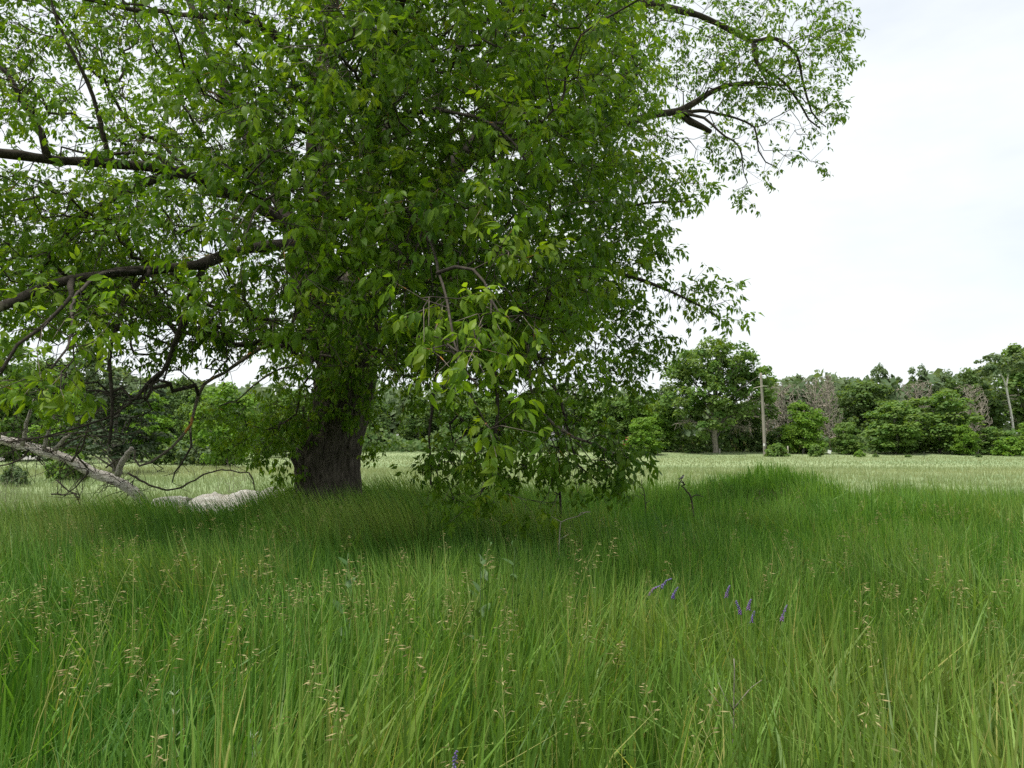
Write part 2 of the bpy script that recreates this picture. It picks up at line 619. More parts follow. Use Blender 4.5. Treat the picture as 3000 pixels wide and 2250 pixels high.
ii, jj = np.meshgrid(np.arange(nt - 1), np.arange(ns), indexing='ij')
tb.add(tv.reshape(-1, 3), None, np.stack([ii * ns + jj, ii * ns + (jj + 1) % ns, (ii + 1) * ns + (jj + 1) % ns, (ii + 1) * ns + jj], -1).reshape(-1, 4))
part('trunk', tb, M_BARK, box_elder, smooth=True)

# limbs: (pixel x, pixel y, metres away), radius from -> to
LIMBS = [
    # leaders out of the fork
    ([(1000, 1080, 12.5), (965, 900, 12.5), (938, 650, 12.5), (942, 420, 12.5), (955, 200, 12.6), (968, 0, 12.6), (960, -350, 12.6), (990, -700, 12.5)], .34, .08, 'b'),
    ([(1030, 1080, 12.5), (1090, 900, 12.6), (1190, 680, 12.8), (1370, 440, 13.0), (1580, 230, 13.3), (1790, 50, 13.7), (1850, -120, 13.8), (1900, -380, 14)], .30, .08, 'b'),
    ([(1010, 1060, 12.3), (1040, 850, 11.6), (1060, 640, 10.6), (1090, 430, 9.4), (1130, 220, 8.2), (1180, -20, 7.2), (1260, -300, 6.8)], .15, .04, 'b'),
    ([(985, 1070, 12.7), (1010, 850, 13.8), (1080, 600, 15.0), (1150, 300, 16.2), (1200, 0, 17)], .24, .06, 'b'),
    ([(960, 1060, 12.4), (890, 880, 12.2), (840, 640, 12.8), (720, 380, 13.6), (600, 120, 14.2), (500, -150, 14.6)], .20, .05, 'b'),
    # A: great left limb
    ([(975, 900, 12.3), (900, 720, 11.8), (840, 660, 11.4), (730, 590, 10.9), (620, 535, 10.4), (540, 505, 10.1), (430, 488, 9.7), (330, 478, 9.4), (200, 470, 9.0), (60, 455, 8.6), (-120, 430, 8.2), (-420, 360, 7.8)], .115, .04, 'b'),
    ([(540, 508, 10.1), (480, 515, 9.9), (400, 545, 9.6), (320, 580, 9.3), (240, 640, 9.0), (190, 700, 8.8), (120, 800, 8.7)], .065, .02, 'b'),
    ([(500, 500, 10.0), (470, 460, 10), (400, 450, 10), (300, 452, 9.9), (180, 430, 9.8)], .035, .012, 'b'),
    # B: lower left limb
    ([(965, 860, 12.2), (880, 730, 11.6), (780, 720, 10.9), (680, 745, 10.3), (580, 775, 9.7), (470, 790, 9.2), (390, 795, 8.8), (300, 810, 8.4), (210, 822, 8.0), (110, 850, 7.7), (30, 890, 7.5), (-80, 930, 7.2), (-260, 980, 7)], .10, .04, 'b'),
    ([(210, 822, 8.0), (200, 880, 7.3), (120, 960, 7.0), (55, 1010, 6.9), (10, 1080, 6.8), (-40, 1150, 6.8)], .035, .014, 'b'),
    ([(400, 795, 8.8), (300, 800, 7.4), (215, 850, 6.1), (195, 930, 5.2), (190, 1010, 4.8), (150, 1080, 4.6)], .03, .007, 'b'),
    # C: upper left limbs
    ([(948, 320, 12.5), (900, 220, 12.0), (820, 120, 11.3), (720, 60, 10.8), (640, 0, 10.4), (560, -120, 10)], .11, .04, 'b'),
    ([(725, 62, 10.8), (660, 50, 10.6), (560, 55, 10.3), (480, 40, 10.0), (350, 28, 9.6), (280, 12, 9.4), (220, -5, 9.2), (120, -60, 9)], .05, .02, 'b'),
    ([(330, 478, 9.4), (300, 400, 9.3), (265, 280, 9.2), (230, 190, 9.1), (170, 60, 9.0), (130, -60, 9)], .035, .012, 'b'),
    ([(140, 465, 8.8), (130, 400, 8.8), (70, 300, 8.7), (20, 220, 8.6), (-60, 120, 8.6)], .045, .018, 'b'),
    # D, E: far right boughs against the sky
    ([(1800, 40, 13.7), (1880, 12, 13.9), (1960, 25, 14.1), (2050, 50, 14.3), (2130, 85, 14.4), (2200, 125, 14.5), (2270, 115, 14.7), (2330, 160, 14.8), (2350, 230, 14.9), (2380, 330, 15), (2420, 372, 15)], .095, .012, 'b'),
    ([(2210, 130, 14.5), (2220, 180, 14.5), (2260, 210, 14.6), (2310, 250, 14.7), (2340, 290, 14.8), (2370, 350, 14.9), (2400, 375, 15)], .05, .014, 'b'),
    ([(2205, 128, 14.5), (2215, 175, 14.3), (2240, 215, 14.2), (2250, 260, 14.1)], .03, .01, 'b'),
    ([(1370, 440, 13.0), (1560, 400, 13.4), (1720, 370, 13.8), (1860, 355, 14.1), (1920, 338, 14.2), (1980, 330, 14.3), (2040, 300, 14.5), (2090, 268, 14.7), (2160, 245, 14.9), (2300, 250, 15.2)], .15, .025, 'b'),
    ([(1975, 332, 14.3), (2020, 355, 14.2), (2055, 372, 14.15), (2083, 386, 14.1)], .075, .05, 'b'),
    ([(2000, 328, 14.3), (2080, 330, 14.2), (2160, 350, 14.1), (2210, 375, 14.1), (2225, 440, 14.0), (2245, 475, 14.0), (2272, 488, 14.0)], .04, .01, 'b'),
    ([(1990, 328, 14.3), (2060, 345, 13.9), (2105, 385, 13.8), (2165, 430, 13.7), (2175, 480, 13.7), (2190, 535, 13.7)], .035, .01, 'b'),
    # F: right middle
    ([(1085, 880, 12.5), (1250, 760, 11.8), (1450, 730, 11.2), (1620, 760, 10.8), (1750, 785, 10.5), (1860, 810, 10.3), (1960, 850, 10.2), (2050, 895, 10.1), (2110, 935, 10.0)], .10, .012, 'b'),
    ([(1450, 730, 11.2), (1600, 650, 10.8), (1760, 620, 10.5), (1900, 600, 10.3), (2020, 590, 10.2)], .05, .01, 'b'),
    ([(1370, 450, 13), (1520, 480, 12), (1660, 420, 11), (1790, 300, 10.4), (1880, 200, 10)], .07, .015, 'b'),
    # G: low right, drooping into the grass
    ([(1080, 900, 12.3), (1220, 830, 11.2), (1370, 830, 10.0), (1480, 920, 9.1), (1540, 1020, 8.7), (1555, 1140, 8.4), (1575, 1195, 8.3), (1625, 1245, 8.2), (1680, 1280, 8.1), (1730, 1296, 8.1), (1800, 1330, 8.0)], .085, .012, 'l'),
    ([(1370, 830, 10.0), (1310, 960, 9.1), (1275, 1120, 8.6), (1262, 1280, 8.4), (1262, 1420, 8.3)], .035, .012, 'b'),
    ([(1400, 860, 9.8), (1440, 1000, 8.8), (1460, 1160, 8.2), (1450, 1300, 8.0), (1440, 1400, 7.9), (1410, 1440, 7.8)], .04, .012, 'b'),
    ([(1500, 950, 9), (1610, 1090, 8.6), (1660, 1240, 8.4), (1690, 1360, 8.3), (1750, 1410, 8.2)], .03, .008, 'b'),
    # boughs reaching out towards the open meadow
    ([(1075, 540, 10.0), (1130, 560, 8.4), (1220, 660, 6.6), (1280, 800, 5.2), (1310, 900, 4.6), (1325, 1000, 4.2), (1350, 1080, 4.05), (1400, 1130, 4.0)], .026, .006, 'b'),
    ([(1085, 450, 9.5), (1220, 330, 7.6), (1380, 340, 6.4), (1480, 400, 5.7), (1540, 470, 5.4)], .035, .008, 'b'),
    ([(1050, 700, 10.9), (930, 560, 8.6), (820, 560, 7.0), (740, 640, 6.0), (715, 720, 5.6)], .035, .007, 'b'),
    ([(1110, 320, 8.8), (1060, 240, 7.4), (1010, 180, 6.2), (960, 130, 5.4)], .03, .008, 'b'),
    ([(1280, 800, 5.2), (1380, 800, 5.0), (1440, 870, 4.7), (1470, 930, 4.5)], .014, .006, 'b'),
    # bare hanging branches left of the trunk
    ([(615, 765, 9.9), (570, 830, 9.7), (535, 910, 9.5), (500, 1010, 9.3), (470, 1090, 9.2), (400, 1160, 9.0)], .045, .018, 'b'),
    ([(590, 775, 9.8), (575, 850, 9.9), (540, 960, 9.8), (500, 1060, 9.7), (478, 1120, 9.6)], .03, .012, 'b'),
    ([(440, 793, 9.0), (400, 840, 8.9), (362, 885, 8.8), (345, 950, 8.7), (330, 1010, 8.6), (333, 1120, 8.6), (336, 1230, 8.6), (320, 1300, 8.5)], .035, .016, 'b'),
    ([(470, 1090, 9.2), (380, 1190, 8.8), (300, 1230, 8.6), (200, 1262, 8.5), (110, 1285, 8.4)], .022, .008, 'b'),
    ([(960, 960, 12.2), (830, 985, 11.4), (740, 1035, 10.8), (650, 1095, 10.3), (590, 1130, 10.0), (565, 1200, 9.8), (555, 1245, 9.7), (500, 1310, 9.5), (440, 1355, 9.4), (405, 1366, 9.4), (393, 1345, 9.4), (396, 1320, 9.4)], .045, .012, 'g'),
    ([(556, 1235, 9.7), (552, 1300, 9.6), (530, 1350, 9.6), (510, 1385, 9.6), (504, 1415, 9.6)], .018, .007, 'b'),
    ([(960, 1010, 12.0), (880, 1060, 11.2), (800, 1085, 10.8), (745, 1130, 10.5), (700, 1170, 10.3), (640, 1190, 10.2)], .03, .008, 'g'),
]
skel, spar, srad = [], [], []


def add_skel(pts, r_a, r_b):
    start = len(skel)
    n = len(pts)
    for i, p in enumerate(pts):
        if i == 0:
            if start == 0:
                spar.append(-1)
            else:
                d = np.linalg.norm(np.array(skel) - p, axis=1)
                spar.append(int(d.argmin()))
        else:
            spar.append(start + i - 1)
        skel.append(p)
        srad.append(r_a + (r_b - r_a) * (i / max(1, n - 1)) ** 0.8)


limb_runs = []
for pts, ra, rb_, kind_ in LIMBS:
    base = np.array([P(*p) for p in pts])
    path = catmull(base, 0.16)
    n = len(path)
    # gnarl
    amp = 0.035 * np.minimum(1, np.linspace(0, 6, n))[:, None]
    w = np.cumsum(rng.standard_normal((n, 3)), 0)
    w = w - np.linspace(0, 1, n)[:, None] * w[-1]
    w /= (np.abs(w).max() + 1e-6)
    path = path + w * amp
    add_skel(path, ra, rb_)
    r = ra + (rb_ - ra) * np.linspace(0, 1, n) ** 0.8
    r = r * (1 + 0.06 * np.sin(np.linspace(0, n * 0.9, n)) + 0.05 * rng.standard_normal(n))
    limb_runs.append((path, r, kind_))
for path, r, kind_ in limb_runs:
    b = Buf()
    sides = 12 if r.max() > .1 else (9 if r.max() > .04 else 6)
    sweep(b, path, r, sides, rough=0.05)
    part('branch', b, {'b': M_TWIG, 'l': M_LICHEN, 'g': M_LICHEN}[kind_], box_elder, smooth=True)


def slab(px0, px1, py0, py1, d0, d1, n):
    return Pv(rng.uniform(px0, px1, n), rng.uniform(py0, py1, n), rng.uniform(d0, d1, n))


def blob(px, py, D, rpx, rpy, rd, n):
    v = rng.standard_normal((n, 3))
    v /= np.linalg.norm(v, axis=1)[:, None]
    v *= rng.uniform(0.15, 1, (n, 1)) ** (1 / 2.2)
    c = P(px, py, D)
    return c + v * np.array([rpx / F * D, rd, rpy / F * D])


def dome(n, k_=11):
    """the round head of the crown, built of hanging sprays, denser towards its outside"""
    out = []
    tot = 0
    tx, ty = tree_base[0] + 0.2, 12.3
    while tot < n:
        q = rng.uniform(-1, 1, (n, 3))
        r = np.linalg.norm(q, axis=1)
        q = q[(r < 1) & (r > 0.30) & (rng.uniform(0, 1, len(r)) < np.clip((r - 0.25) * 1.6, 0, 1))]
        p = np.empty_like(q)
        p[:, 0] = tx + np.where(q[:, 0] < 0, q[:, 0] * 8.3, q[:, 0] * 6.2)
        p[:, 1] = ty + np.where(q[:, 1] < 0, q[:, 1] * 5.9, q[:, 1] * 5.4)
        p[:, 2] = 4.6 + np.where(q[:, 2] < 0, q[:, 2] * 2.4, q[:, 2] * 8.0)
        px, py, d = project(p)
        low = np.interp(px, [-900, 0, 300, 600, 800, 1080, 1300, 1500, 1700, 1830, 1950, 2100], [1000, 960, 900, 930, 1000, 1060, 1040, 1030, 930, 740, 340, 200])
        keep = (py < low) & (px < 1930)
        keep &= vnoise(p * 0.95 + 4.0) + .35 * vnoise(p * 2.1 + 1.0, 3) > rng.uniform(-0.22, 0.22, len(p))
        off = (py < -150) | (px < -250)
        keep &= ~(off & (rng.uniform(0, 1, len(p)) > 0.30))
        p = p[keep]
        sp_ = np.repeat(p, k_, 0) + rng.normal(0, 1, (len(p) * k_, 3)) * np.array([.23, .23, .19])
        out.append(sp_)
        tot += len(sp_)
    return np.vstack(out)[:n]


def clumpy(px0, px1, py0, py1, d0, d1, n):
    """foliage gathered in hanging sprays"""
    k_ = n // 9
    c = slab(px0, px1, py0, py1, d0, d1, k_)
    p = np.repeat(c, 9, 0) + rng.normal(0, 1, (k_ * 9, 3)) * np.array([.20, .20, .15])
    return p


green = [
    dome(11500),
    clumpy(640, 1780, -60, 940, 7.0, 9.6, 1700), clumpy(560, 1750, 0, 880, 5.6, 7.2, 330), clumpy(-60, 640, -60, 860, 10.2, 12.6, 420), clumpy(250, 2100, -1000, -110, 5.2, 9.0, 720), clumpy(1500, 1880, 60, 900, 9.0, 11.0, 330),  # the overhead clumps, out of view, are added to deepen the shade below
    # airy boughs against the sky
    blob(2050, 130, 14.4, 190, 200, 1.4, 330), blob(2250, 120, 14.6, 190, 190, 1.3, 300), blob(2400, 190, 15.0, 95, 150, .9, 110),
    blob(2180, 300, 14.5, 210, 90, 1.2, 190), blob(2360, 330, 14.9, 120, 60, .8, 90), blob(2230, 460, 14.0, 90, 70, .6, 75), blob(2200, -80, 14.5, 280, 130, 1.5, 200),
    blob(1930, 380, 13.8, 60, 60, .6, 22), blob(2090, 445, 13.9, 60, 55, .5, 26), blob(2170, 560, 13.7, 40, 30, .3, 10), blob(2390, 470, 14.5, 30, 25, .3, 5), blob(2440, 80, 15, 60, 80, .6, 40),
    # right middle
    blob(1800, 230, 10.6, 90, 210, 1.0, 110), blob(1840, 580, 10.4, 150, 110, 1.0, 120), blob(2010, 580, 10.2, 70, 70, .6, 50), blob(1790, 760, 10.6, 170, 110, 1.2, 160), blob(2030, 880, 10.1, 120, 60, .6, 70),
    blob(2110, 930, 10.0, 50, 45, .4, 26), blob(1730, 930, 10.4, 180, 120, 1.1, 120), blob(1880, 1010, 10.2, 90, 70, .6, 45), blob(1800, 1110, 9.5, 110, 60, .7, 45),
    # low right
    blob(1420, 1150, 8.6, 150, 170, 1.0, 95), blob(1620, 1120, 8.6, 170, 150, .9, 105), blob(1370, 1350, 8.3, 110, 80, .7, 48), blob(1530, 1300, 8.2, 140, 90, .8, 50), blob(1720, 1320, 8.3, 150, 75, .6, 52),
    blob(1370, 1455, 7.9, 110, 30, .5, 12), blob(1560, 1465, 7.9, 120, 30, .5, 10), blob(1720, 1410, 8.1, 70, 35, .4, 14), blob(1800, 1355, 8.0, 60, 35, .4, 16), blob(1270, 1360, 8.4, 40, 90, .3, 16),
    # shoots round the trunk
    blob(1170, 1085, 11.6, 120, 70, .8, 60), blob(1230, 1150, 11.0, 80, 60, .6, 22),
    blob(850, 1170, 11.8, 80, 110, .7, 90), blob(800, 1290, 11.7, 70, 80, .6, 60), blob(860, 1380, 11.9, 35, 50, .3, 14), blob(960, 1040, 11.6, 130, 110, .5, 130), blob(1050, 1170, 11.8, 55, 70, .35, 36), blob(910, 1180, 11.7, 50, 60, .3, 30), blob(700, 1230, 11.4, 60, 80, .5, 20),
    blob(1090, 1290, 11.9, 25, 45, .2, 8),
    # left side
    blob(120, 600, 8.4, 200, 160, 1.2, 120), blob(400, 650, 9.6, 180, 130, 1.1, 110), blob(560, 950, 10.2, 130, 110, 1.0, 70), blob(420, 980, 11, 130, 80, 1.0, 50), blob(700, 950, 10.8, 110, 100, .9, 70),
    blob(330, 880, 8.4, 150, 90, .9, 60), blob(100, 1100, 7.5, 100, 90, .8, 40),
    # boughs close to the camera
    blob(180, 1000, 4.9, 130, 90, .5, 11), blob(90, 1130, 4.7, 90, 60, .4, 6), blob(280, 930, 5.4, 70, 70, .4, 7),
    blob(1340, 1040, 4.05, 80, 60, .25, 9), blob(1300, 900, 4.6, 85, 60, .3, 9), blob(1450, 920, 4.5, 75, 60, .3, 9), blob(1440, 1230, 4.3, 55, 50, .2, 5), blob(1500, 740, 4.9, 70, 40, .3, 7),
    blob(1000, 140, 5.4, 170, 90, .5, 26), blob(1210, 220, 6.0, 110, 70, .5, 16), blob(1500, 400, 5.6, 110, 110, .5, 22), blob(1480, 120, 6.2, 90, 60, .5, 12), blob(900, 580, 6.2, 70, 90, .4, 12), blob(740, 690, 5.7, 75, 70, .4, 11),
    blob(1100, 480, 6.5, 110, 80, .6, 18), blob(1290, 620, 5.8, 110, 90, .5, 18), blob(1020, 600, 6.6, 90, 80, .5, 14), blob(1420, 600, 5.6, 100, 70, .4, 14),
]
green = np.vstack(green)
gpx, gpy, gd = project(green)
limb_y = np.interp(gpx, [0, 240, 430, 560, 730, 840, 900], [450, 478, 490, 515, 590, 660, 720])
limb_d = np.interp(gpx, [0, 240, 430, 560, 730, 900], [8.7, 9.2, 9.8, 10.2, 11.0, 11.9])
limb_y2 = np.interp(gpx, [0, 200, 400, 580, 780, 880], [880, 822, 795, 775, 720, 730])
limb_d2 = np.interp(gpx, [0, 200, 400, 580, 780], [7.6, 8.1, 8.9, 9.8, 11.0])
hide = (gpx < 870) & (((gpy > limb_y - 60) & (gpy < limb_y + 45) & (gd < limb_d + .3)) | ((gpy > limb_y2 - 50) & (gpy < limb_y2 + 50) & (gd < limb_d2 + .3)))
green = green[~(hide & (rng.uniform(0, 1, len(green)) < .88))]
gpx, gpy, gd = project(green)
thin = (gpx < 620) & (gpy > -60) & (rng.uniform(0, 1, len(green)) < np.interp(gpx, [0, 400, 620], [.24, .12, 0]))
thin |= (gpx > 1930) & (gpy > -60) & (vnoise(green * 1.5, 8) + rng.normal(0, .12, len(green)) < -.08)
green = green[~thin]
bare = np.vstack([
    slab(100, 720, 840, 1150, 8.6, 10.2, 430), slab(20, 460, 1120, 1310, 8.3, 9.2, 230), slab(700, 1600, 300, 1080, 6.2, 9.0, 480), slab(1230, 1700, 950, 1250, 8.0, 9.0, 150),
    slab(0, 700, 420, 850, 8.0, 10.0, 260), slab(1900, 2420, 100, 480, 13.8, 15.0, 160), slab(1600, 1850, 1250, 1370, 7.8, 8.3, 50), slab(1230, 1420, 980, 1150, 3.9, 4.6, 22), slab(440, 600, 1200, 1400, 9.4, 9.8, 20),
])
targets = np.vstack([green, bare])
is_green = np.zeros(len(skel) + len(targets), bool)
is_green[len(skel):len(skel) + len(green)] = True
skel_a = np.array(skel)
pos, par, order = grow(skel_a, np.array(spar), targets, 0.22)
NS = len(skel)
rad, nch = pipe_radii(pos, par, order, NS, tip=0.0036)
rad[:NS] = np.array(srad)
rad[NS:] = np.minimum(rad[NS:], 0.045)
# a little sag and crookedness
pos[NS:] += rng.normal(0, 0.02, (len(targets), 3))

tw = Buf()
for run in chains(pos, par, rad, NS):
    p = pos[run]
    r = rad[run].copy()
    r[0] = min(r[0], r[1] * 1.15)
    if len(p) >= 2:
        p2 = catmull(p, 0.16)
        p2[1:-1] += rng.normal(0, 0.009, (len(p2) - 2, 3))
        idx = np.linspace(0, len(p) - 1, len(p2))
        r2 = np.interp(idx, np.arange(len(p)), r)
        sweep(tw, p2, r2, 3 if r.max() < .009 else (4 if r.max() < .02 else 6), cap=False)

# --- leaves
def leaflet(L_, W_, droop, fold, lobe, fine=False):
    """one pointed ovate leaflet along +x, folded on its midrib and drooping"""
    if fine is None:
        V = np.array([(0, 0, 0), (.42 * L_, 0, -droop * L_ * .2), (.40 * L_, .5 * W_, -droop * L_ * .2 + .5 * W_ * fold),
                      (.36 * L_, -.5 * W_, -droop * L_ * .2 + .5 * W_ * fold), (L_, 0, -droop * L_)])
        return V, np.array([(0, 1, 2), (1, 4, 2), (0, 3, 1), (3, 4, 1)])
    if fine:
        us = [0.0, .10, .24, .36, .42, .54, .62, .66, .78, .88]
        hw = [0.0, .24, .42, .50, .44, .50, .42 + lobe, .34, .22, .12]
    else:
        us = [0.0, .30, .66]
        hw = [0.0, .48, .36 + lobe]
    def pt(u, s):
        z = -droop * L_ * u ** 1.8 + abs(s) * W_ * fold
        return (u * L_, s * W_, z)
    V, T = [pt(0, 0)], []
    nm = len(us)
    lid, rid, mid = [0], [0], [0]
    for u, h in zip(us[1:], hw[1:]):
        mid.append(len(V)); V.append(pt(u, 0))
        lid.append(len(V)); V.append(pt(u + .02, h))
        rid.append(len(V)); V.append(pt(u, -h * (1 - lobe)))
    tip = len(V)
    V.append(pt(1.0, 0))
    for i in range(nm):
        m0, m1 = mid[i], (mid[i + 1] if i + 1 < nm else tip)
        l0, l1 = lid[i], (lid[i + 1] if i + 1 < nm else tip)
        r0_, r1 = rid[i], (rid[i + 1] if i + 1 < nm else tip)
        if i == 0:
            T += [(m0, m1, l1), (m0, r1, m1)]
        elif i + 1 == nm:
            T += [(m0, tip, l0), (m0, r0_, tip)]
        else:
            T += [(m0, m1, l1), (m0, l1, l0), (m0, r0_, r1), (m0, r1, m1)]
    return np.array(V), np.array(T)


def rot_z(a):
    c, s = math.cos(a), math.sin(a)
    return np.array([[c, -s, 0], [s, c, 0], [0, 0, 1]])


def rot_x(a):
    c, s = math.cos(a), math.sin(a)
    return np.array([[1, 0, 0], [0, c, -s], [0, s, c]])


def rot_y(a):
    c, s = math.cos(a), math.sin(a)
    return np.array([[c, 0, s], [0, 1, 0], [-s, 0, c]])


def compound(seed, fine=False):
    """petiole and three or five hanging leaflets, petiole along +x"""
    r = np.random.default_rng(seed)
    V, T, n = [], [], 0
    pet = r.uniform(.045, .075)
    five = r.uniform() < 0.45
    spots = [(pet + (.045 if five else .025), 0.0, 1.0)]
    spots += [(pet, s, .88) for s in (-1, 1)]
    if five:
        spots += [(pet - .028, s, .72) for s in (-1, 1)]
    for x, s, k_ in spots:
        L_ = r.uniform(.086, .120) * k_
        v, t = leaflet(L_, L_ * r.uniform(.38, .52), r.uniform(.15, .50), r.uniform(.08, .30), r.uniform(-.06, .10), fine)
        v = v + np.array([.008, 0, 0])
        v = v @ (rot_z(s * r.uniform(.75, 1.15)) @ rot_y(r.uniform(.35, 1.15)) @ rot_x(r.uniform(-.5, .5))).T
        v = v + np.array([x, 0, -.25 * x * x / .1])
        V.append(v); T.append(t + n); n += len(v)
    if fine is None:
        return np.vstack(V), np.vstack(T)
    # petiole
    w = .0016
    pv = np.array([[0, -w, 0], [0, w, 0], [pet * .5, -w, -.25 * (pet * .5) ** 2 / .1], [pet * .5, w, -.25 * (pet * .5) ** 2 / .1],
                   [spots[0][0], -w, -.25 * spots[0][0] ** 2 / .1], [spots[0][0], w, -.25 * spots[0][0] ** 2 / .1]])
    V.append(pv); T.append(np.array([[0, 2, 1], [1, 2, 3], [2, 4, 3], [3, 4, 5]]) + n)
    return np.vstack(V), np.vstack(T)


PROTO = [compound(s) for s in range(10)]
COARSE = [compound(s, None) for s in range(10)]
FINE = [compound(s, True) for s in range(10)]

leaf_pos, leaf_rot, leaf_proto, leaf_scale, leaf_tint = [], [], [], [], []
shoot = Buf()
sh_a, sh_b = [], []
gidx = np.where(is_green)[0]
ppx, ppy, pd = project(pos)
tone = np.clip(.48 + .75 * vnoise(pos * 1.25, 5), 0, 1)
for gi in gidx:
    d = pos[gi] - pos[par[gi]]
    d /= np.linalg.norm(d) + 1e-9
    out_dir = pos[gi] - (tree_base + np.array([0, 0, 4.5]))
    out_dir /= np.linalg.norm(out_dir) + 1e-9
    d = d * 0.8 + out_dir * 0.5 + rng.normal(0, .45, 3) + np.array([0, 0, -0.05])
    d /= np.linalg.norm(d)
    off = ppy[gi] < -150 or ppx[gi] < -300
    L_ = rng.uniform(.10, .30)
    npair = rng.integers(1, 4) if nch[gi] == 0 else rng.integers(1, 3)
    if off:
        npair = 1
    p0 = pos[gi]
    p1 = p0 + d * L_ * .5 + rng.normal(0, .012, 3)
    p2 = p0 + d * L_ + np.array([0, 0, -.02]) + rng.normal(0, .015, 3)
    if not off:
        sh_a.append(p0)
        sh_b.append(p2)
    side = np.cross(d, [0, 0, 1.0])
    side /= np.linalg.norm(side) + 1e-9
    base_t = min(1, max(0, tone[gi] + rng.normal(0, .14)))
    young = rng.uniform() < .05 + .30 * max(0, tone[gi] - .35)
    spin = rng.uniform(0, math.pi)
    for k_ in range(npair):
        f = (k_ + 1) / npair
        org = p0 + (p2 - p0) * f
        up = np.cross(side, d)
        a = spin + k_ * math.pi / 2
        ax = side * math.cos(a) + up * math.sin(a)
        for s in (-1, 1):
            xdir = ax * s * 0.9 + d * (0.55 + .3 * f) + np.array([0, 0, -0.12]) + rng.normal(0, .22, 3)
            leaf_pos.append(org)
            leaf_rot.append(xdir)
            leaf_scale.append(rng.uniform(.75, 1.15) * (2.0 if off else 1.0) * (.8 if young and f > .9 else 1))  # leaves out of view are enlarged to block more light
            leaf_proto.append(rng.integers(0, 10))
            leaf_tint.append((np.clip((.55 if young else .08) + rng.normal(0, .1), 0, 1), np.clip(base_t * .75 + rng.uniform(0, .25), 0, 1)))
A_, B_ = np.array(sh_a), np.array(sh_b)
dv_ = B_ - A_
e1 = np.cross(dv_, [0.3, 0.2, 1.0])
e1 /= np.linalg.norm(e1, axis=1)[:, None]
e2 = np.cross(dv_, e1)
e2 /= np.linalg.norm(e2, axis=1)[:, None]
vv = [base_ + rr_ * (math.cos(t_) * e1 + math.sin(t_) * e2) for base_, rr_ in ((A_, .0034), (B_, .0018)) for t_ in (0, 2.1, 4.2)]
vv = np.stack(vv, 1).reshape(-1, 3)
o_ = (np.arange(len(A_)) * 6)[:, None, None]
shoot.add(vv, None, (o_ + np.array([[0, 1, 4, 3], [1, 2, 5, 4], [2, 0, 3, 5]])).reshape(-1, 4))
LP = np.array(leaf_pos)
X = np.array(leaf_rot)
X /= np.linalg.norm(X, axis=1)[:, None]
upv = np.tile([0, 0, 1.0], (len(X), 1)) + rng.normal(0, .35, X.shape)
Yv = np.cross(upv, X)
Yv /= np.linalg.norm(Yv, axis=1)[:, None]
Zv = np.cross(X, Yv)
R = np.stack([X, Yv, Zv], 2)
LS, LPR, LT = np.array(leaf_scale), np.array(leaf_proto), np.array(leaf_tint)
lx, ly, ld = project(LP)
vis = (lx > -40) & (lx < 3040) & (ly > -40) & (ly < 2250)
rank = np.where(vis, ld, 1e6).argsort()[:300]
single = np.zeros(len(LP), bool)
single[rank] = True

cb = Buf()
far_leaf = (ld > 8.0) | ~vis
for k_ in range(20):
    m = (LPR == k_ % 10) & ~single & (far_leaf if k_ >= 10 else ~far_leaf)
    pv, ptr = (COARSE if k_ >= 10 else PROTO)[k_ % 10]
    nv = len(pv)
    W = np.einsum('nij,vj->nvi', R[m], pv) * LS[m][:, None, None] + LP[m][:, None, :]
    cnt = int(m.sum())
    T = (ptr[None] + (np.arange(cnt) * nv)[:, None, None]).reshape(-1, 3)
    tint = np.zeros((cnt, nv, 3))
    tint[:, :, 0] = LT[m][:, 0:1]
    tint[:, :, 1] = LT[m][:, 1:2]
    cb.add(W.reshape(-1, 3), T, None, tint.reshape(-1, 3))
part('twigs', tw, M_TWIG, box_elder, smooth=True, kind='stuff')
part('shoots', shoot, M_LICHEN, box_elder, smooth=True, kind='stuff')
part('crown', cb, M_LEAF, box_elder, kind='stuff')
fine_me = []
for k_ in range(10):
    fb = Buf()
    fb.add(FINE[k_][0], FINE[k_][1], None, np.array([[.55, .25, .12, .4, .18, .5, .08, .3, .45, .15][k_], (k_ * .37) % 1, 0]))
    fine_me.append(fb.mesh('leaf', M_LEAF))
for i in rank:
    o = bpy.data.objects.new('leaf', fine_me[LPR[i]])
    mw = Matrix([list(R[i][r_]) for r_ in range(3)]) * (LS[i] * .88)
    m4 = mw.to_4x4()
    m4.translation = Vector(LP[i] - tree_base)
    o.matrix_local = m4
    o.parent = box_elder
    COL.objects.link(o)
print('leaves', len(LP), 'crown tris', sum(len(t) for t in cb.t))


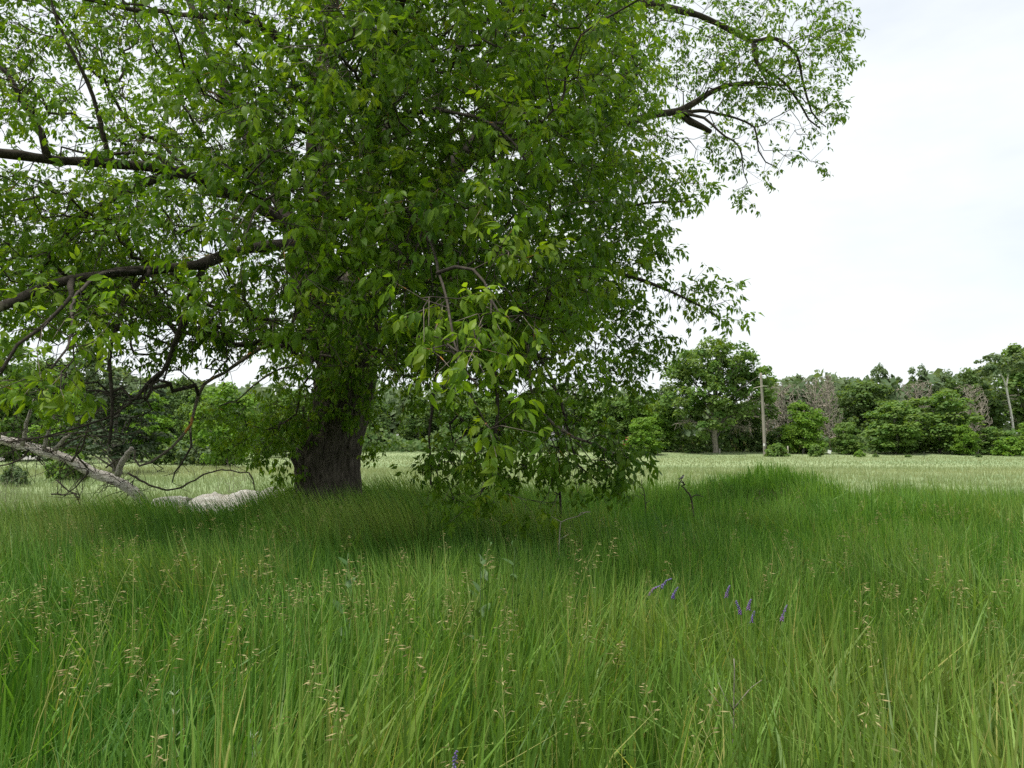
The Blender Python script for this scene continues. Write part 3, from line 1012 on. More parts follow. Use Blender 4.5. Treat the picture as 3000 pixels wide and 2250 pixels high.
# ------------------------------------------------------------------ grass
def blades(buf, x, y, h, w, seg, lean_amt, warm, light):
    n = len(x)
    z0 = ground_z(x, y) - 0.02
    az = 5.0 * patch(x, y, .8, 13.0) + 2.6 * patch(x, y, 3.1, 17.0) + rng.normal(0, .9, n)
    lean = np.abs(rng.normal(0, 1, n)) * lean_amt * np.where(rng.uniform(0, 1, n) < .22, 2.3, 1.0)
    # prevailing wind bends everything a little to the left
    lx_ = np.cos(az) * lean - np.interp(y, [3, 8, 13], [.02, .16, .26]) * np.clip(1 - x / 4, .3, 1.5) * h
    ly_ = np.sin(az) * lean * 0.8
    fa = rng.uniform(-1.0, 1.0, n)
    fx, fy = np.cos(fa) * w / 2, np.sin(fa) * w / 2
    ts = {3: [0, .36, .72, 1.0], 2: [0, .6, 1.0], 1: [0, 1.0]}[seg]
    ws = {3: [.75, 1.0, .72, 0], 2: [.9, .8, 0], 1: [1.0, 0]}[seg]
    V = []
    for t, q in zip(ts, ws):
        cx = x + lx_ * h * t ** 1.9
        cy = y + ly_ * h * t ** 1.9
        cz = z0 + h * (t - 0.28 * np.minimum(lean, 1.4) * t ** 2.6)
        if q > 0:
            V.append(np.stack([cx - fx * q, cy - fy * q, cz], 1))
            V.append(np.stack([cx + fx * q, cy + fy * q, cz], 1))
        else:
            V.append(np.stack([cx, cy, cz], 1))
    nv = len(V)
    W = np.stack(V, 1)
    o = (np.arange(n) * nv)[:, None]
    Q = [o + np.array([[2 * s, 2 * s + 1, 2 * s + 3, 2 * s + 2]]) for s in range(seg - 1)]
    T = o + np.array([[nv - 3, nv - 2, nv - 1]])
    tint = np.zeros((n, nv, 3))
    tint[:, :, 0] = warm[:, None]
    tint[:, :, 1] = light[:, None]
    buf.add(W.reshape(-1, 3), T, np.vstack(Q) if Q else None, tint.reshape(-1, 3))


def wedge(d0, d1, dens, margin=1.2):
    n = int(0.5 * (d1 * d1 - d0 * d0) * 1.46 * dens + margin * 2 * (d1 - d0) * dens)
    y = np.sqrt(rng.uniform(d0 * d0, d1 * d1, n))
    x = rng.uniform(-1, 1, n) * (y * 0.73 + margin)
    return x, y


def patch(x, y, s, o):
    return vnoise(np.stack([x * s + o, y * s, np.full(len(x), o * 3.1)], 1)) * .8


tg = Buf()
for d0, d1, dens, w0, seg in ((1.0, 3.4, 1550, .0108, 3), (3.4, 6.0, 1450, .0115, 3), (6.0, 9.5, 1250, .0125, 2), (9.5, 17.0, 700, .015, 2)):
    x, y = wedge(d0, d1, dens)
    # growing in tufts
    n = len(x)
    tx = np.round(x / .16) * .16 + .05 * np.sin(y * 9)
    ty = np.round(y / .16) * .16 + .05 * np.cos(x * 7)
    pull = rng.uniform(0, .5, n)
    x, y = x + (tx - x) * pull, y + (ty - y) * pull
    e = tall_edge(x, y) + rng.normal(0, .35, n)
    dm = np.hypot(x - MOUND[0], y - MOUND[1])
    k_ = (e > 0) & (np.hypot(x - tree_base[0], y - tree_base[1]) > .58)
    k_ |= dm < 2.4
    x, y, dm = x[k_], y[k_], dm[k_]
    n = len(x)
    pa = patch(x, y, .55, 2.0)
    pb = patch(x, y, 1.6, 7.0)
    hh = .80 * (1 + .22 * pa + .20 * pb) * rng.uniform(.34, 1.18, n)
    pxg = 1500 + F * x / y
    hh *= np.where(y > 7.5, np.interp(pxg, [-200, 300, 700, 920, 1700, 2000, 3200], [.80, .80, .84, 1.0, 1.0, .84, .82]), 1.0)
    hh *= np.interp(y, [7, 11], [1.0, 1.14]) * np.interp(dm, [0, 1.2, 2.6], [.60, .68, 1.0]) * np.where(dm < 2.2, 1 + .55 * patch(x, y, 2.6, 21.0), 1.0)
    warm = np.clip(.04 + .22 * pa + .24 * pb + rng.normal(0, .07, n) + (rng.uniform(0, 1, n) < np.interp(y, [2, 5, 9], [.09, .06, .04])) * .75, 0, .95)
    warm *= np.interp(dm, [0, 2, 4], [.15, .3, 1])
    light = np.clip(.42 + .35 * pb + rng.normal(0, .36, n) + np.interp(dm, [0, 2, 4], [.35, .25, 0]), 0, 1)  # mound grass tinted lighter, sunlight put into its colour
    warm = np.clip(warm + np.interp(y, [1.5, 4, 7], [.15, .07, 0]) * np.clip(.6 + x / 3, 0, 1.2), 0, 1)
    blades(tg, x, y, hh, w0 * rng.uniform(.5, 1.35, n) * np.where(warm > .55, .55, 1.0) * np.where(rng.uniform(0, 1, n) < .12, 1.6, 1.0), seg, .28, warm, light)
tall = part('tall_grass', tg, M_GRASS)
tag(tall, 'tall uncut green meadow grass filling the foreground under the tree', 'grass', kind='stuff')
print('grass tris', sum(len(t) for t in tg.t) + 2 * sum(len(t) for t in tg.q))

fg = Buf()
for d0, d1, dens, w0, h0 in ((9.0, 22, 160, .012, .36), (22, 45, 50, .026, .26), (45, 104, 10, .07, .15)):
    x, y = wedge(d0, d1, dens, 6)
    e = tall_edge(x, y)
    k_ = (e < .2) & (np.hypot(x - MOUND[0], y - MOUND[1]) > 2.0)
    rd = np.min(np.hypot(x[:, None] - road_c[None, ::2, 0], y[:, None] - road_c[None, ::2, 1]), 1)
    k_ &= rd > 2.7
    x, y = x[k_], y[k_]
    n = len(x)
    pa = patch(x, y * 2.2, .06, 4.0)
    warm = np.clip(.35 + .7 * pa + rng.normal(0, .15, n), 0, 1)
    light = np.clip(.5 + .3 * patch(x, y * 2, .2, 9.0) + rng.normal(0, .2, n), 0, 1)
    blades(fg, x, y, h0 * rng.uniform(.6, 1.15, n), w0 * rng.uniform(.6, 1.3, n), 1, .30, warm, light)
fieldg = part('field_grass', fg, M_FIELD)
tag(fieldg, 'shorter pale seeding grass of the hay field behind the tree', 'grass', kind='stuff')


def panicle(buf, stem_buf, x, y, h, az, size, warm):
    z0 = float(ground_z(x, y))
    b = np.array([x, y, z0 + .1])
    lean = rng.uniform(.06, .22)
    dv = np.array([math.cos(az), math.sin(az), 0])
    ts = np.array([0, .35, .65, .85, 1.0])
    pts = b + np.outer(ts, [0, 0, h]) + np.outer(ts ** 2.2, dv) * lean * h * 1.4
    pts[-1, 2] -= .02
    sweep(stem_buf, pts, [.0018, .0016, .0014, .001, .0008], 3, cap=False, tint=[.75 * warm, .5, 0])
    m = rng.integers(14, 26)
    f = rng.uniform(0, 1, m) ** .9
    L_ = size
    tip = pts[-1]
    axis = pts[-1] - pts[-3]
    axis /= np.linalg.norm(axis)
    for t in f:
        c = tip - axis * L_ * (1 - t)
        a = rng.uniform(0, 2 * math.pi)
        spread = (1 - t) * L_ * rng.uniform(.1, .34)
        o = np.array([math.cos(a), math.sin(a), 0]) * spread + dv * spread * .5
        o[2] = rng.uniform(-.3, .25) * spread
        c = c + o
        g = axis * .5 + o / (np.linalg.norm(o) + 1e-6) * .7 + np.array([0, 0, -.5])
        g /= np.linalg.norm(g)
        s = np.cross(g, rng.standard_normal(3))
        s /= np.linalg.norm(s)
        l_, w_ = rng.uniform(.014, .028), rng.uniform(.0013, .0025)
        ax_p = tip - axis * L_ * min(1.0, (1 - t) * 1.15 + .06)
        buf.add([ax_p, c, c + s * .0009], [[0, 1, 2]], None, [.3, .3, 0])
        buf.add([c, c + g * l_ * .45 + s * w_, c + g * l_, c + g * l_ * .45 - s * w_], None, [[0, 1, 2, 3]], [rng.uniform(0, .8), rng.uniform(0, 1), 0])


sb, stb = Buf(), Buf()
for d0, d1, dens in ((1.7, 4.5, 34), (4.5, 8, 7), (8, 14.5, 2.4)):
    x, y = wedge(d0, d1, dens, .6)
    pa = patch(x, y, .9, 5.0)
    k_ = (rng.uniform(0, 1, len(x)) < np.clip(.35 + 1.3 * pa, .05, 1)) & (tall_edge(x, y) > -.3)
    for a, b_ in zip(x[k_], y[k_]):
        panicle(sb, stb, a, b_, rng.uniform(.62, .98), rng.uniform(0, 6.28), rng.uniform(.09, .17), rng.uniform(.4, 1))
for a in np.linspace(-9.5, 11.5, 190) + rng.normal(0, .1, 190):
    yb = rng.uniform(-1.6, .6)
    yb += float(tall_edge(np.array([a]), np.array([13.0]))[0]) + 13.0
    panicle(sb, stb, a, yb, rng.uniform(.8, 1.22), rng.uniform(0, 6.28), rng.uniform(.10, .2), .25)
seeds = part('grass_seed_heads', sb, M_SEED)
tag(seeds, 'tan drooping seed heads scattered over the tall grass', 'seed heads', kind='stuff')
stalks = part('grass_stalks', stb, M_GRASS)
tag(stalks, 'thin yellowing stalks carrying the grass seed heads', 'grass stalks', kind='stuff')


# ------------------------------------------------------------------ far trees
def far_crown(seed, H, R, base, n_cl, per, size, style='round', flat=.85):
    r = np.random.default_rng(seed)
    b = Buf()
    cen = []
    for _ in range(n_cl):
        for _try in range(50):
            t = r.uniform(0, 1)
            if style == 'round':
                prof = math.sqrt(max(0, 1 - ((t - .42) / .60) ** 2))
            elif style == 'tall':
                prof = math.sqrt(max(0, 1 - ((t - .55) / .62) ** 2)) * (.75 + .25 * t)
            elif style == 'cone':
                prof = max(.05, 1 - t) ** .8
            else:                       # bush: widest near the ground
                prof = math.sqrt(max(0, 1 - t * t))
            q = r.uniform(0, 1) ** .42
            if r.uniform() < prof:
                break
        a = r.uniform(0, 2 * math.pi)
        lob = 1 + .22 * math.sin(2 * a + seed) + .16 * math.sin(5 * a + 2 * seed + 4 * t)
        rad_ = R * prof * q * lob
        cen.append((rad_ * math.cos(a), rad_ * math.sin(a), base + (H - base) * (.04 + .93 * t), t))
    for cx, cy, cz, t in cen:
        rc = R * r.uniform(.17, .34) * (1.0 if style != 'cone' else .8)
        m = int(per * r.uniform(.6, 1.3))
        d = r.standard_normal((m, 3))
        d /= np.linalg.norm(d, axis=1)[:, None]
        d[:, 2] = np.where(d[:, 2] < -.25, -d[:, 2], d[:, 2])
        p = np.array([cx, cy, cz]) + d * np.array([rc, rc, rc * flat]) * r.uniform(.55, 1.08, (m, 1))
        nrm = d * .6 + np.array([0, 0, .55]) + r.normal(0, .4, (m, 3))
        nrm /= np.linalg.norm(nrm, axis=1)[:, None]
        u = np.cross(nrm, r.standard_normal((m, 3)))
        u /= np.linalg.norm(u, axis=1)[:, None]
        w = np.cross(nrm, u)
        s = (size * r.uniform(.5, 1.25, m))[:, None]
        V = np.stack([p - u * s * .6, p + w * s * .42, p + u * s * .6, p - w * s * .42], 1)
        tint = np.zeros((m, 4, 3))
        tint[:, :, 0] = np.clip(r.uniform(0, .35) + r.normal(0, .08, (m, 1)), 0, 1)
        tint[:, :, 1] = np.clip(r.uniform(.15, .75) + r.normal(0, .18, (m, 1)), 0, 1)
        b.add(V.reshape(-1, 3), None, np.arange(m * 4).reshape(-1, 4), tint.reshape(-1, 3))
    return b, cen


def far_trunk(seed, H, R, base, cen, r0, n_limb=9, fork=.45):
    r = np.random.default_rng(seed + 500)
    b = Buf()
    top = max(base, .2) + (H - base) * .75
    pth = catmull([[0, 0, -.1], [r.normal(0, .03) * H, r.normal(0, .03) * H, H * .25], [r.normal(0, .04) * H, r.normal(0, .04) * H, H * .5], [0, 0, top]], H * .05)
    sweep(b, pth, np.linspace(r0, r0 * .25, len(pth)), 9, rough=.05)
    pick = r.choice(len(cen), min(n_limb, len(cen)), replace=False)
    for k_ in pick:
        c = np.array(cen[k_][:3])
        f = np.clip((c[2] - H * .22) / top, .12, .85) * r.uniform(.6, .95)
        s = pth[int(f * (len(pth) - 1))]
        mid_ = (s + c) / 2 + np.array([0, 0, r.uniform(-.02, .05) * H])
        q = catmull([s, mid_, c], H * .06)
        sweep(b, q, np.linspace(r0 * .45 * (1 - f * .6), r0 * .08, len(q)), 5)
    return b


def bare_tree(seed, H, R, base, n, r0, tip, style='round'):
    """a leafless tree: its twigs fill an outline"""
    global rng
    keep, rng = rng, np.random.default_rng(seed)
    sk = catmull([[0, 0, -.1], [.02 * H, 0, H * .3], [-.02 * H, .02 * H, H * .6], [.02 * H, 0, H * .93]], H * .04)
    t = rng.uniform(0, 1, n)
    if style == 'cone':
        pr_ = np.maximum(.08, 1 - t) ** .7
    elif style == 'vase':
        pr_ = .25 + .75 * t * np.sqrt(np.maximum(0, 1 - ((t - .55) / .5) ** 4))
    else:
        pr_ = np.sqrt(np.maximum(0.02, 1 - ((t - .45) / .62) ** 2))
    a = rng.uniform(0, 2 * math.pi, n)
    rr_ = R * pr_ * rng.uniform(0, 1, n) ** .5 * (1 + .25 * np.sin(3 * a + seed))
    tg_ = np.stack([rr_ * np.cos(a), rr_ * np.sin(a), base + (H - base) * t], 1)
    ps, pa_, od = grow(sk, np.arange(len(sk)) - 1, tg_, .35)
    rd_, _ = pipe_radii(ps, pa_, od, len(sk), tip=tip, p=2.1)
    b = Buf()
    sweep(b, sk, np.linspace(r0, tip * 2, len(sk)), 9, rough=.06)
    tw_ = Buf()
    for run in chains(ps, pa_, rd_, len(sk)):
        sweep(tw_, ps[run], np.minimum(rd_[run], r0 * .6), 4, cap=False)
    rng = keep
    return b, tw_


def place(name, meshes, px, D, sx, sz, rz, mats, label, cat, group=None):
    x, y = G(px, D)
    gz_ = float(ground_z(x, y))
    t = thing(name, (x, y, gz_), label, cat, group)
    t.rotation_euler = (0, 0, rz)
    t.scale = (sx, sx, sz - gz_ * sz / max(1.0, sz * 10))
    for (pn, me), mt, kd in zip(meshes, mats, ('', 'stuff')):
        o = bpy.data.objects.new(pn, me)
        COL.objects.link(o)
        o.parent = t
        o.material_slots[0].link = 'OBJECT'
        o.material_slots[0].material = mt
        if pn in ('crown', 'twigs'):
            o['kind'] = 'stuff'
    return t


PROTOS = {}


def proto(key):
    if key in PROTOS:
        return PROTOS[key]
    kind_, sd = key
    if kind_ == 'round':
        c, cen = far_crown(sd, 10, 4.0, -0.2, 145, 74, .42, 'round')
        PROTOS[key] = [('trunk', far_trunk(sd, 10, 4, 1.2, cen, .20).mesh('trunk', M_FTRUNK, True)), ('crown', c.mesh('crown', M_FAR))]
    elif kind_ == 'tall':
        c, cen = far_crown(sd, 10, 2.8, 1.6, 95, 62, .40, 'tall')
        PROTOS[key] = [('trunk', far_trunk(sd, 10, 2.8, 2.5, cen, .16, 12).mesh('trunk', M_FTRUNK, True)), ('crown', c.mesh('crown', M_FAR))]
    elif kind_ == 'cone':
        c, cen = far_crown(sd, 10, 4.2, 1.0, 130, 45, .32, 'cone', .3)
        PROTOS[key] = [('trunk', far_trunk(sd, 10, 4, 1.0, cen, .22, 30).mesh('trunk', M_FTRUNK, True)), ('crown', c.mesh('crown', M_FAR))]
    elif kind_ == 'bush':
        c, cen = far_crown(sd, 10, 9.0, 0.0, 60, 60, 1.5, 'bush', .8)
        PROTOS[key] = [('stems', far_trunk(sd, 8, 8, .1, cen, .35, 14).mesh('stems', M_FTRUNK, True)), ('crown', c.mesh('crown', M_FAR))]
    elif kind_ == 'dead':
        a, b = bare_tree(sd, 10, 3.2, 1.5, 950, .20, .026, ['round', 'cone', 'vase'][sd % 3])
        PROTOS[key] = [('trunk', a.mesh('trunk', M_DEAD, True)), ('twigs', b.mesh('twigs', M_DEAD, True))]
    return PROTOS[key]


W0 = {'round': 4.2, 'tall': 3.0, 'cone': 4.2, 'bush': 9.4, 'dead': 3.4}
TREES = [
    # px, top py, half width px, metres, kind, seed, leaf, label
    (2350, 1180, 56, 86, 'round', 1, 'B', 'bright green young tree right of the pole, beside the dead brown tree'),
    (2430, 1096, 62, 90, 'dead', 1, 'D', 'tall dead brown tree, bare from tip to foot'),
    (2478, 1240, 44, 85, 'round', 2, 'N', 'small round green tree at the foot of the dead brown tree'),
    (2535, 1118, 88, 98, 'round', 3, 'K', 'dark green tree behind the small round one, second row'),
    (2592, 1076, 44, 108, 'tall', 4, 'P', 'pale feathery treetop left of the two big maples, standing highest there'),
    (2618, 1178, 88, 86, 'round', 5, 'N', 'broad deep green maple, left one of the two big maples'),
    (2748, 1152, 94, 87, 'round', 6, 'N', 'broad deep green maple, right one of the two big maples'),
    (2696, 1078, 36, 110, 'tall', 7, 'P', 'pale slender treetop rising above the gap between the two maples'),
    (2690, 1116, 62, 100, 'dead', 2, 'D', 'grey leafless tree above the gap between the two maples'),
    (2765, 1092, 52, 108, 'round', 8, 'P', 'pale green rounded treetop behind the right-hand maple'),
    (2838, 1088, 62, 104, 'round', 9, 'K', 'green treetop in the back row left of the birch'),
    (2848, 1126, 60, 92, 'dead', 3, 'D', 'grey leaning dead tree between the right-hand maple and the birch'),
    (2822, 1246, 38, 83, 'round', 10, 'B', 'small bright yellow-green tree below the leaning dead tree'),
    (2892, 1130, 66, 96, 'tall', 11, 'K', 'tall dark green tree just left of the birch'),
    (3012, 1016, 84, 99, 'tall', 12, 'N', 'tallest green tree at the right edge behind the birch'),
    (3110, 1000, 100, 101, 'round', 13, 'N', 'big green tree past the right edge behind the birch'),
    (2902, 1254, 54, 84, 'round', 14, 'N', 'low green tree below the birch crown, left of the birch trunk'),
    (2962, 1286, 48, 81, 'bush', 15, 'B', 'bright low thicket at the foot of the birch'),
    (3040, 1236, 66, 86, 'round', 16, 'B', 'bright low tree right of the birch trunk'),
    (2293, 1122, 62, 94, 'dead', 5, 'D', 'pale dead tree forking just right of the pole'),
    (2250, 1108, 56, 98, 'dead', 6, 'D', 'grey leafless tree directly behind the pole'),
    (2198, 1138, 60, 99, 'dead', 7, 'D', 'grey leafless tree between the oak and the pole'),
    (2392, 1104, 66, 101, 'dead', 8, 'D', 'grey twiggy treetop behind the bright young tree'),
    (2310, 1246, 66, 89, 'round', 17, 'N', 'low green tree behind the round shrub by the pole'),
    (2330, 1102, 62, 111, 'round', 18, 'P', 'pale green treetop behind the forked dead tree'),
    (2455, 1110, 72, 113, 'round', 19, 'P', 'pale green treetop behind the dead brown tree'),
    (2175, 1196, 62, 93, 'round', 20, 'K', 'dark green tree between the oak trunk and the pole'),
    (1955, 1128, 56, 98, 'round', 21, 'P', 'pale green tree leaning out at the left side of the oak'),
    (1930, 1185, 60, 91, 'round', 22, 'B', 'yellow-green tree left of the oak trunk'),
    (1886, 1226, 54, 84, 'round', 23, 'B', 'bright drooping tree right of the little red box'),
    (1858, 1156, 72, 96, 'round', 24, 'N', 'green tree behind the little red box'),
    (1782, 1166, 70, 97, 'round', 25, 'N', 'green tree left of the little red box'),
    (1705, 1172, 70, 100, 'tall', 26, 'K', 'dark tree at the right end of the white house'),
    (1600, 1160, 72, 110, 'round', 27, 'N', 'green tree rising behind the white house'),
    (1520, 1176, 70, 98, 'round', 28, 'K', 'dark green tree at the left end of the white house'),
    (1420, 1164, 72, 98, 'round', 29, 'N', 'green tree seen through the low drooping boughs'),
    (1330, 1180, 66, 98, 'round', 30, 'K', 'dark tree seen past the hanging stem right of the trunk'),
    (1235, 1166, 72, 99, 'round', 31, 'K', 'dark green tree framed right of the big trunk'),
    (1150, 1196, 56, 112, 'round', 32, 'P', 'pale tree behind the low grey roof'),
    (1085, 1160, 66, 97, 'round', 33, 'K', 'dark green tree close to the big trunk on its right'),
    (990, 1150, 80, 97, 'round', 34, 'N', 'green tree hidden behind the big trunk'),
    (870, 1150, 76, 84, 'round', 35, 'N', 'green tree just left of the big trunk'),
    (778, 1168, 60, 76, 'round', 36, 'N', 'green tree between the bright maple and the big trunk'),
    (672, 1128, 84, 46, 'round', 37, 'B', 'bright green bushy maple left of the big trunk'),
    (585, 1136, 62, 62, 'round', 38, 'N', 'green tree left behind the bright maple'),
    (528, 1108, 66, 68, 'round', 39, 'K', 'dark green tree between the bright maple and the conifer'),
    (455, 1092, 80, 60, 'cone', 40, 'C', 'smaller dark conifer right behind the level-boughed one'),
    (345, 1058, 150, 37, 'cone', 41, 'C', 'dark spreading conifer with level boughs left of the tree'),
    (250, 1010, 96, 72, 'round', 42, 'P', 'pale green tall tree behind the dark conifer'),
    (120, 1052, 92, 64, 'round', 43, 'N', 'green tree by the road bend at the left'),
    (-10, 996, 110, 60, 'round', 44, 'N', 'green tree at the left edge beyond the road'),
    (-170, 1000, 120, 66, 'round', 45, 'K', 'dark tree past the left edge beyond the road'),
    (420, 1150, 90, 58, 'round', 46, 'B', 'yellow-green tree showing under the conifer boughs'),
    (190, 1160, 80, 54, 'round', 47, 'B', 'yellow-green tree behind the fallen limb'),
]
LEAFM = {'B': M_FARB, 'N': M_FAR, 'K': M_FARD, 'P': M_FARP, 'C': M_CEDAR, 'D': M_DEAD}
for px, top, hw_, D, kd, sd, lf, lab in TREES:
    Hm = zat(top, D)
    Rm = hw_ / F * D
    sdp = sd if kd == 'dead' else (sd % 7 if kd == 'round' else sd % 3)
    place({'dead': 'dead_tree', 'cone': 'conifer_tree', 'bush': 'thicket'}.get(kd, 'broadleaf_tree'), proto((kd, sdp)), px, D, Rm / W0[kd], Hm / 10, (sd * 2.4) % 6.28,
          [M_DEAD if kd == 'dead' else M_FTRUNK, LEAFM[lf]], lab, 'thicket' if kd == 'bush' else 'tree', 'trees along the field edge')

# the lone oak
ox, oy = G(2093, 88)
oak = thing('oak_tree', (ox, oy, 0.0), 'large lone oak with domed crown and thick grey trunk left of the pole', 'tree')
ob = Buf()
ocen = []
u_ = 88 / F
for cx, cy, r_, n in ((2080, 1040, 60, 26), (2160, 1050, 50, 20), (2020, 1065, 45, 18), (1995, 1085, 30, 10), (2120, 1085, 70, 26), (2200, 1085, 42, 16), (2230, 1120, 30, 9), (2050, 1120, 60, 22), (2180, 1130, 55, 20),
                      (2000, 1150, 50, 16), (2100, 1160, 70, 22), (2230, 1150, 35, 9), (1990, 1195, 60, 18), (2080, 1210, 70, 22), (2180, 1190, 50, 12), (2040, 1250, 55, 12), (2110, 1255, 45, 8), (2270, 1205, 28, 7)):
    r2 = np.random.default_rng(int(cx * 7 + cy))
    for _ in range(n):
        v = r2.standard_normal(3)
        v /= np.linalg.norm(v)
        v *= r2.uniform(.2, 1) ** .5
        depth = 170 * math.sqrt(max(0.05, 1 - ((cx - 2093) / 200) ** 2)) * .75
        ocen.append(((cx - 2093) * u_ + v[0] * r_ * u_, v[1] * depth * u_, (1327 - cy) * u_ + v[2] * r_ * .8 * u_, .5))
for cx, cy, cz, _ in ocen:
    r2 = np.random.default_rng(int(abs(cx * 91 + cz * 37 + cy * 11)))
    m = r2.integers(60, 110)
    rc = r2.uniform(.55, 1.15)
    d = r2.standard_normal((m, 3))
    d /= np.linalg.norm(d, axis=1)[:, None]
    d[:, 2] = np.where(d[:, 2] < -.4, -d[:, 2], d[:, 2])
    p = np.array([ox + cx, oy + cy, cz]) + d * np.array([rc, rc, rc * .8]) * r2.uniform(.5, 1.1, (m, 1))
    nrm = d * .5 + np.array([0, 0, .6]) + r2.normal(0, .4, (m, 3))
    nrm /= np.linalg.norm(nrm, axis=1)[:, None]
    u = np.cross(nrm, r2.standard_normal((m, 3)))
    u /= np.linalg.norm(u, axis=1)[:, None]
    w = np.cross(nrm, u)
    s = (r2.uniform(.18, .44, m))[:, None]
    V = np.stack([p - u * s * .6, p + w * s * .42, p + u * s * .6, p - w * s * .42], 1)
    tint = np.zeros((m, 4, 3))
    tint[:, :, 0] = np.clip(r2.uniform(0, .4) + r2.normal(0, .08, (m, 1)), 0, 1)
    tint[:, :, 1] = np.clip(r2.uniform(.1, .7) + r2.normal(0, .15, (m, 1)), 0, 1)
    ob.add(V.reshape(-1, 3), None, np.arange(m * 4).reshape(-1, 4), tint.reshape(-1, 3))
part('crown', ob, M_FAR, oak, kind='stuff')
otb = Buf()
op = catmull([[ox, oy, -.1], [ox + .05, oy, .9], [ox - .05, oy, 2.4], [ox + .15, oy, 4.2], [ox, oy, 6.5], [ox + .2, oy, 9.5]], .2)
sweep(otb, op, np.interp(op[:, 2], [-.1, .4, 2.5, 4, 7, 9.5], [.46, .34, .29, .26, .15, .06]), 14, rough=.05)
part('trunk', otb, M_DEAD, oak, smooth=True)
r2 = np.random.default_rng(5)
for k_ in r2.choice(len(ocen), 34, replace=False):
    c = np.array([ox + ocen[k_][0], oy + ocen[k_][1], ocen[k_][2]])
    f = int(np.clip((c[2] * .55) / 9.5, .2, .8) * (len(op) - 1))
    b = Buf()
    q = catmull([op[f], (op[f] + c) / 2 + np.array([0, 0, .35]), c], .3)
    sweep(b, q, np.linspace(.13, .03, len(q)), 6)
    part('branch', b, M_FTRUNK, oak, smooth=True)
for a, b_, n in (((2130, 1265), (2180, 1250), 60), ((2060, 1235), (1975, 1235), 40), ((2140, 1195), (2235, 1190), 50)):
    b = Buf()
    s0, s1 = op[int(.33 * len(op))], np.array([ox + (b_[0] - 2093) * u_, oy - 1.5, (1327 - b_[1]) * u_])
    mid_ = (s0 + s1) / 2 + np.array([0, 0, .5])
    q = catmull([s0, mid_, s1], .3)
    sweep(b, q, np.linspace(.10, .03, len(q)), 6)
    for _ in range(n):
        g = q[rng.integers(len(q) // 2, len(q))]
        e = g + rng.normal(0, .55, 3) + np.array([0, 0, -.15])
        sweep(b, np.array([g, (g + e) / 2 + rng.normal(0, .1, 3), e]), [.03, .022, .012], 3, cap=False)
    part('bare_branch', b, M_DEAD, oak, smooth=True, label='bare grey branch low on the oak')

# birch with white forked trunk
D = 92
bx, by = G(2966, D)
birch = thing('birch_tree', (bx, by, 0.0), 'tall birch with white forked trunk near the right edge of the tree line', 'tree')


def Q(px, py, D, dy=0.0):
    return np.array([(px - 1500) / F * D, D + dy, zat(py, D)])


b = Buf()
q = catmull([[bx, by, -.1], Q(2966, 1260, D), Q(2962, 1210, D), Q(2955, 1160, D), Q(2952, 1130, D)], .3)
sweep(b, q, np.linspace(.15, .11, len(q)), 9, rough=.04)
q = catmull([Q(2952, 1135, D), Q(2945, 1110, D), Q(2933, 1090, D), Q(2915, 1070, D)], .3)
sweep(b, q, np.linspace(.12, .04, len(q)), 7)
q = catmull([Q(2952, 1135, D), Q(2957, 1110, D), Q(2962, 1080, D), Q(2960, 1050, D)], .3)
sweep(b, q, np.linspace(.11, .04, len(q)), 7)
part('trunk', b, M_BIRCH, birch, smooth=True)
c, cen = far_crown(91, zat(1030, D) - zat(1098, D), 65 / F * D, 0, 46, 50, .34, 'round', .55)
for v in c.v:
    v += np.array([bx - .6, by, zat(1100, D)])
    v[:, 0] -= 25 / F * D
part('crown', c, M_FARP, birch, kind='stuff')
b = Buf()
for _ in range(14):
    py = rng.uniform(1130, 1240)
    s0 = Q(2958, py, D)
    e = s0 + np.array([rng.choice([-1, 1]) * rng.uniform(.4, 1.1), rng.uniform(-.6, .2), rng.uniform(-.2, .5)])
    sweep(b, np.array([s0, (s0 + e) / 2, e]), [.035, .03, .015], 4, cap=False)
part('bare_twigs', b, M_DEAD, birch, kind='stuff')

# the wood behind, one mass
wb = Buf()
r2 = np.random.default_rng(77)
n = 30000
px = r2.uniform(-500, 3600, n)
Dw = r2.uniform(104, 128, n)
top_px = np.interp(px, [-500, 0, 300, 600, 900, 1100, 1500, 1850, 1980, 2190, 2260, 2600, 2900, 3100, 3600], [1085, 1095, 1110, 1135, 1145, 1140, 1150, 1160, 1195, 1195, 1112, 1112, 1090, 1040, 1030])
nzv = vnoise(np.stack([px * .012, px * 0 + .3, Dw * .15], 1)) * .8
Hw = (1294 - top_px) / F * 112 * (1 + .25 * nzv) + 1.6
z = Hw * r2.uniform(0, 1, n) ** .75
p = np.stack([(px - 1500) / F * Dw, Dw, z], 1)
nrm = np.stack([r2.normal(0, .5, n), r2.normal(-.5, .5, n), r2.normal(.6, .4, n)], 1)
nrm /= np.linalg.norm(nrm, axis=1)[:, None]
u = np.cross(nrm, r2.standard_normal((n, 3)))
u /= np.linalg.norm(u, axis=1)[:, None]
w = np.cross(nrm, u)
s = r2.uniform(.6, 1.4, n)[:, None]
V = np.stack([p - u * s * .6, p + w * s * .42, p + u * s * .6, p - w * s * .42], 1)
tint = np.zeros((n, 4, 3))
tint[:, :, 0] = np.clip(.15 + .3 * nzv[:, None] + r2.normal(0, .1, (n, 1)), 0, 1)
tint[:, :, 1] = np.clip(.3 + .3 * nzv[:, None] + r2.normal(0, .15, (n, 1)), 0, 1)
wb.add(V.reshape(-1, 3), None, np.arange(n * 4).reshape(-1, 4), tint.reshape(-1, 3))
wood = part('woodland', wb, M_FARP)  # pale leaf colour paints haze into the wood
tag(wood, 'dim continuous wood closing the view behind the front trees', 'woodland', kind='stuff')
b = Buf()
n = 20000
px = r2.uniform(-500, 3600, n)
Dw = r2.uniform(88.5, 103, n)
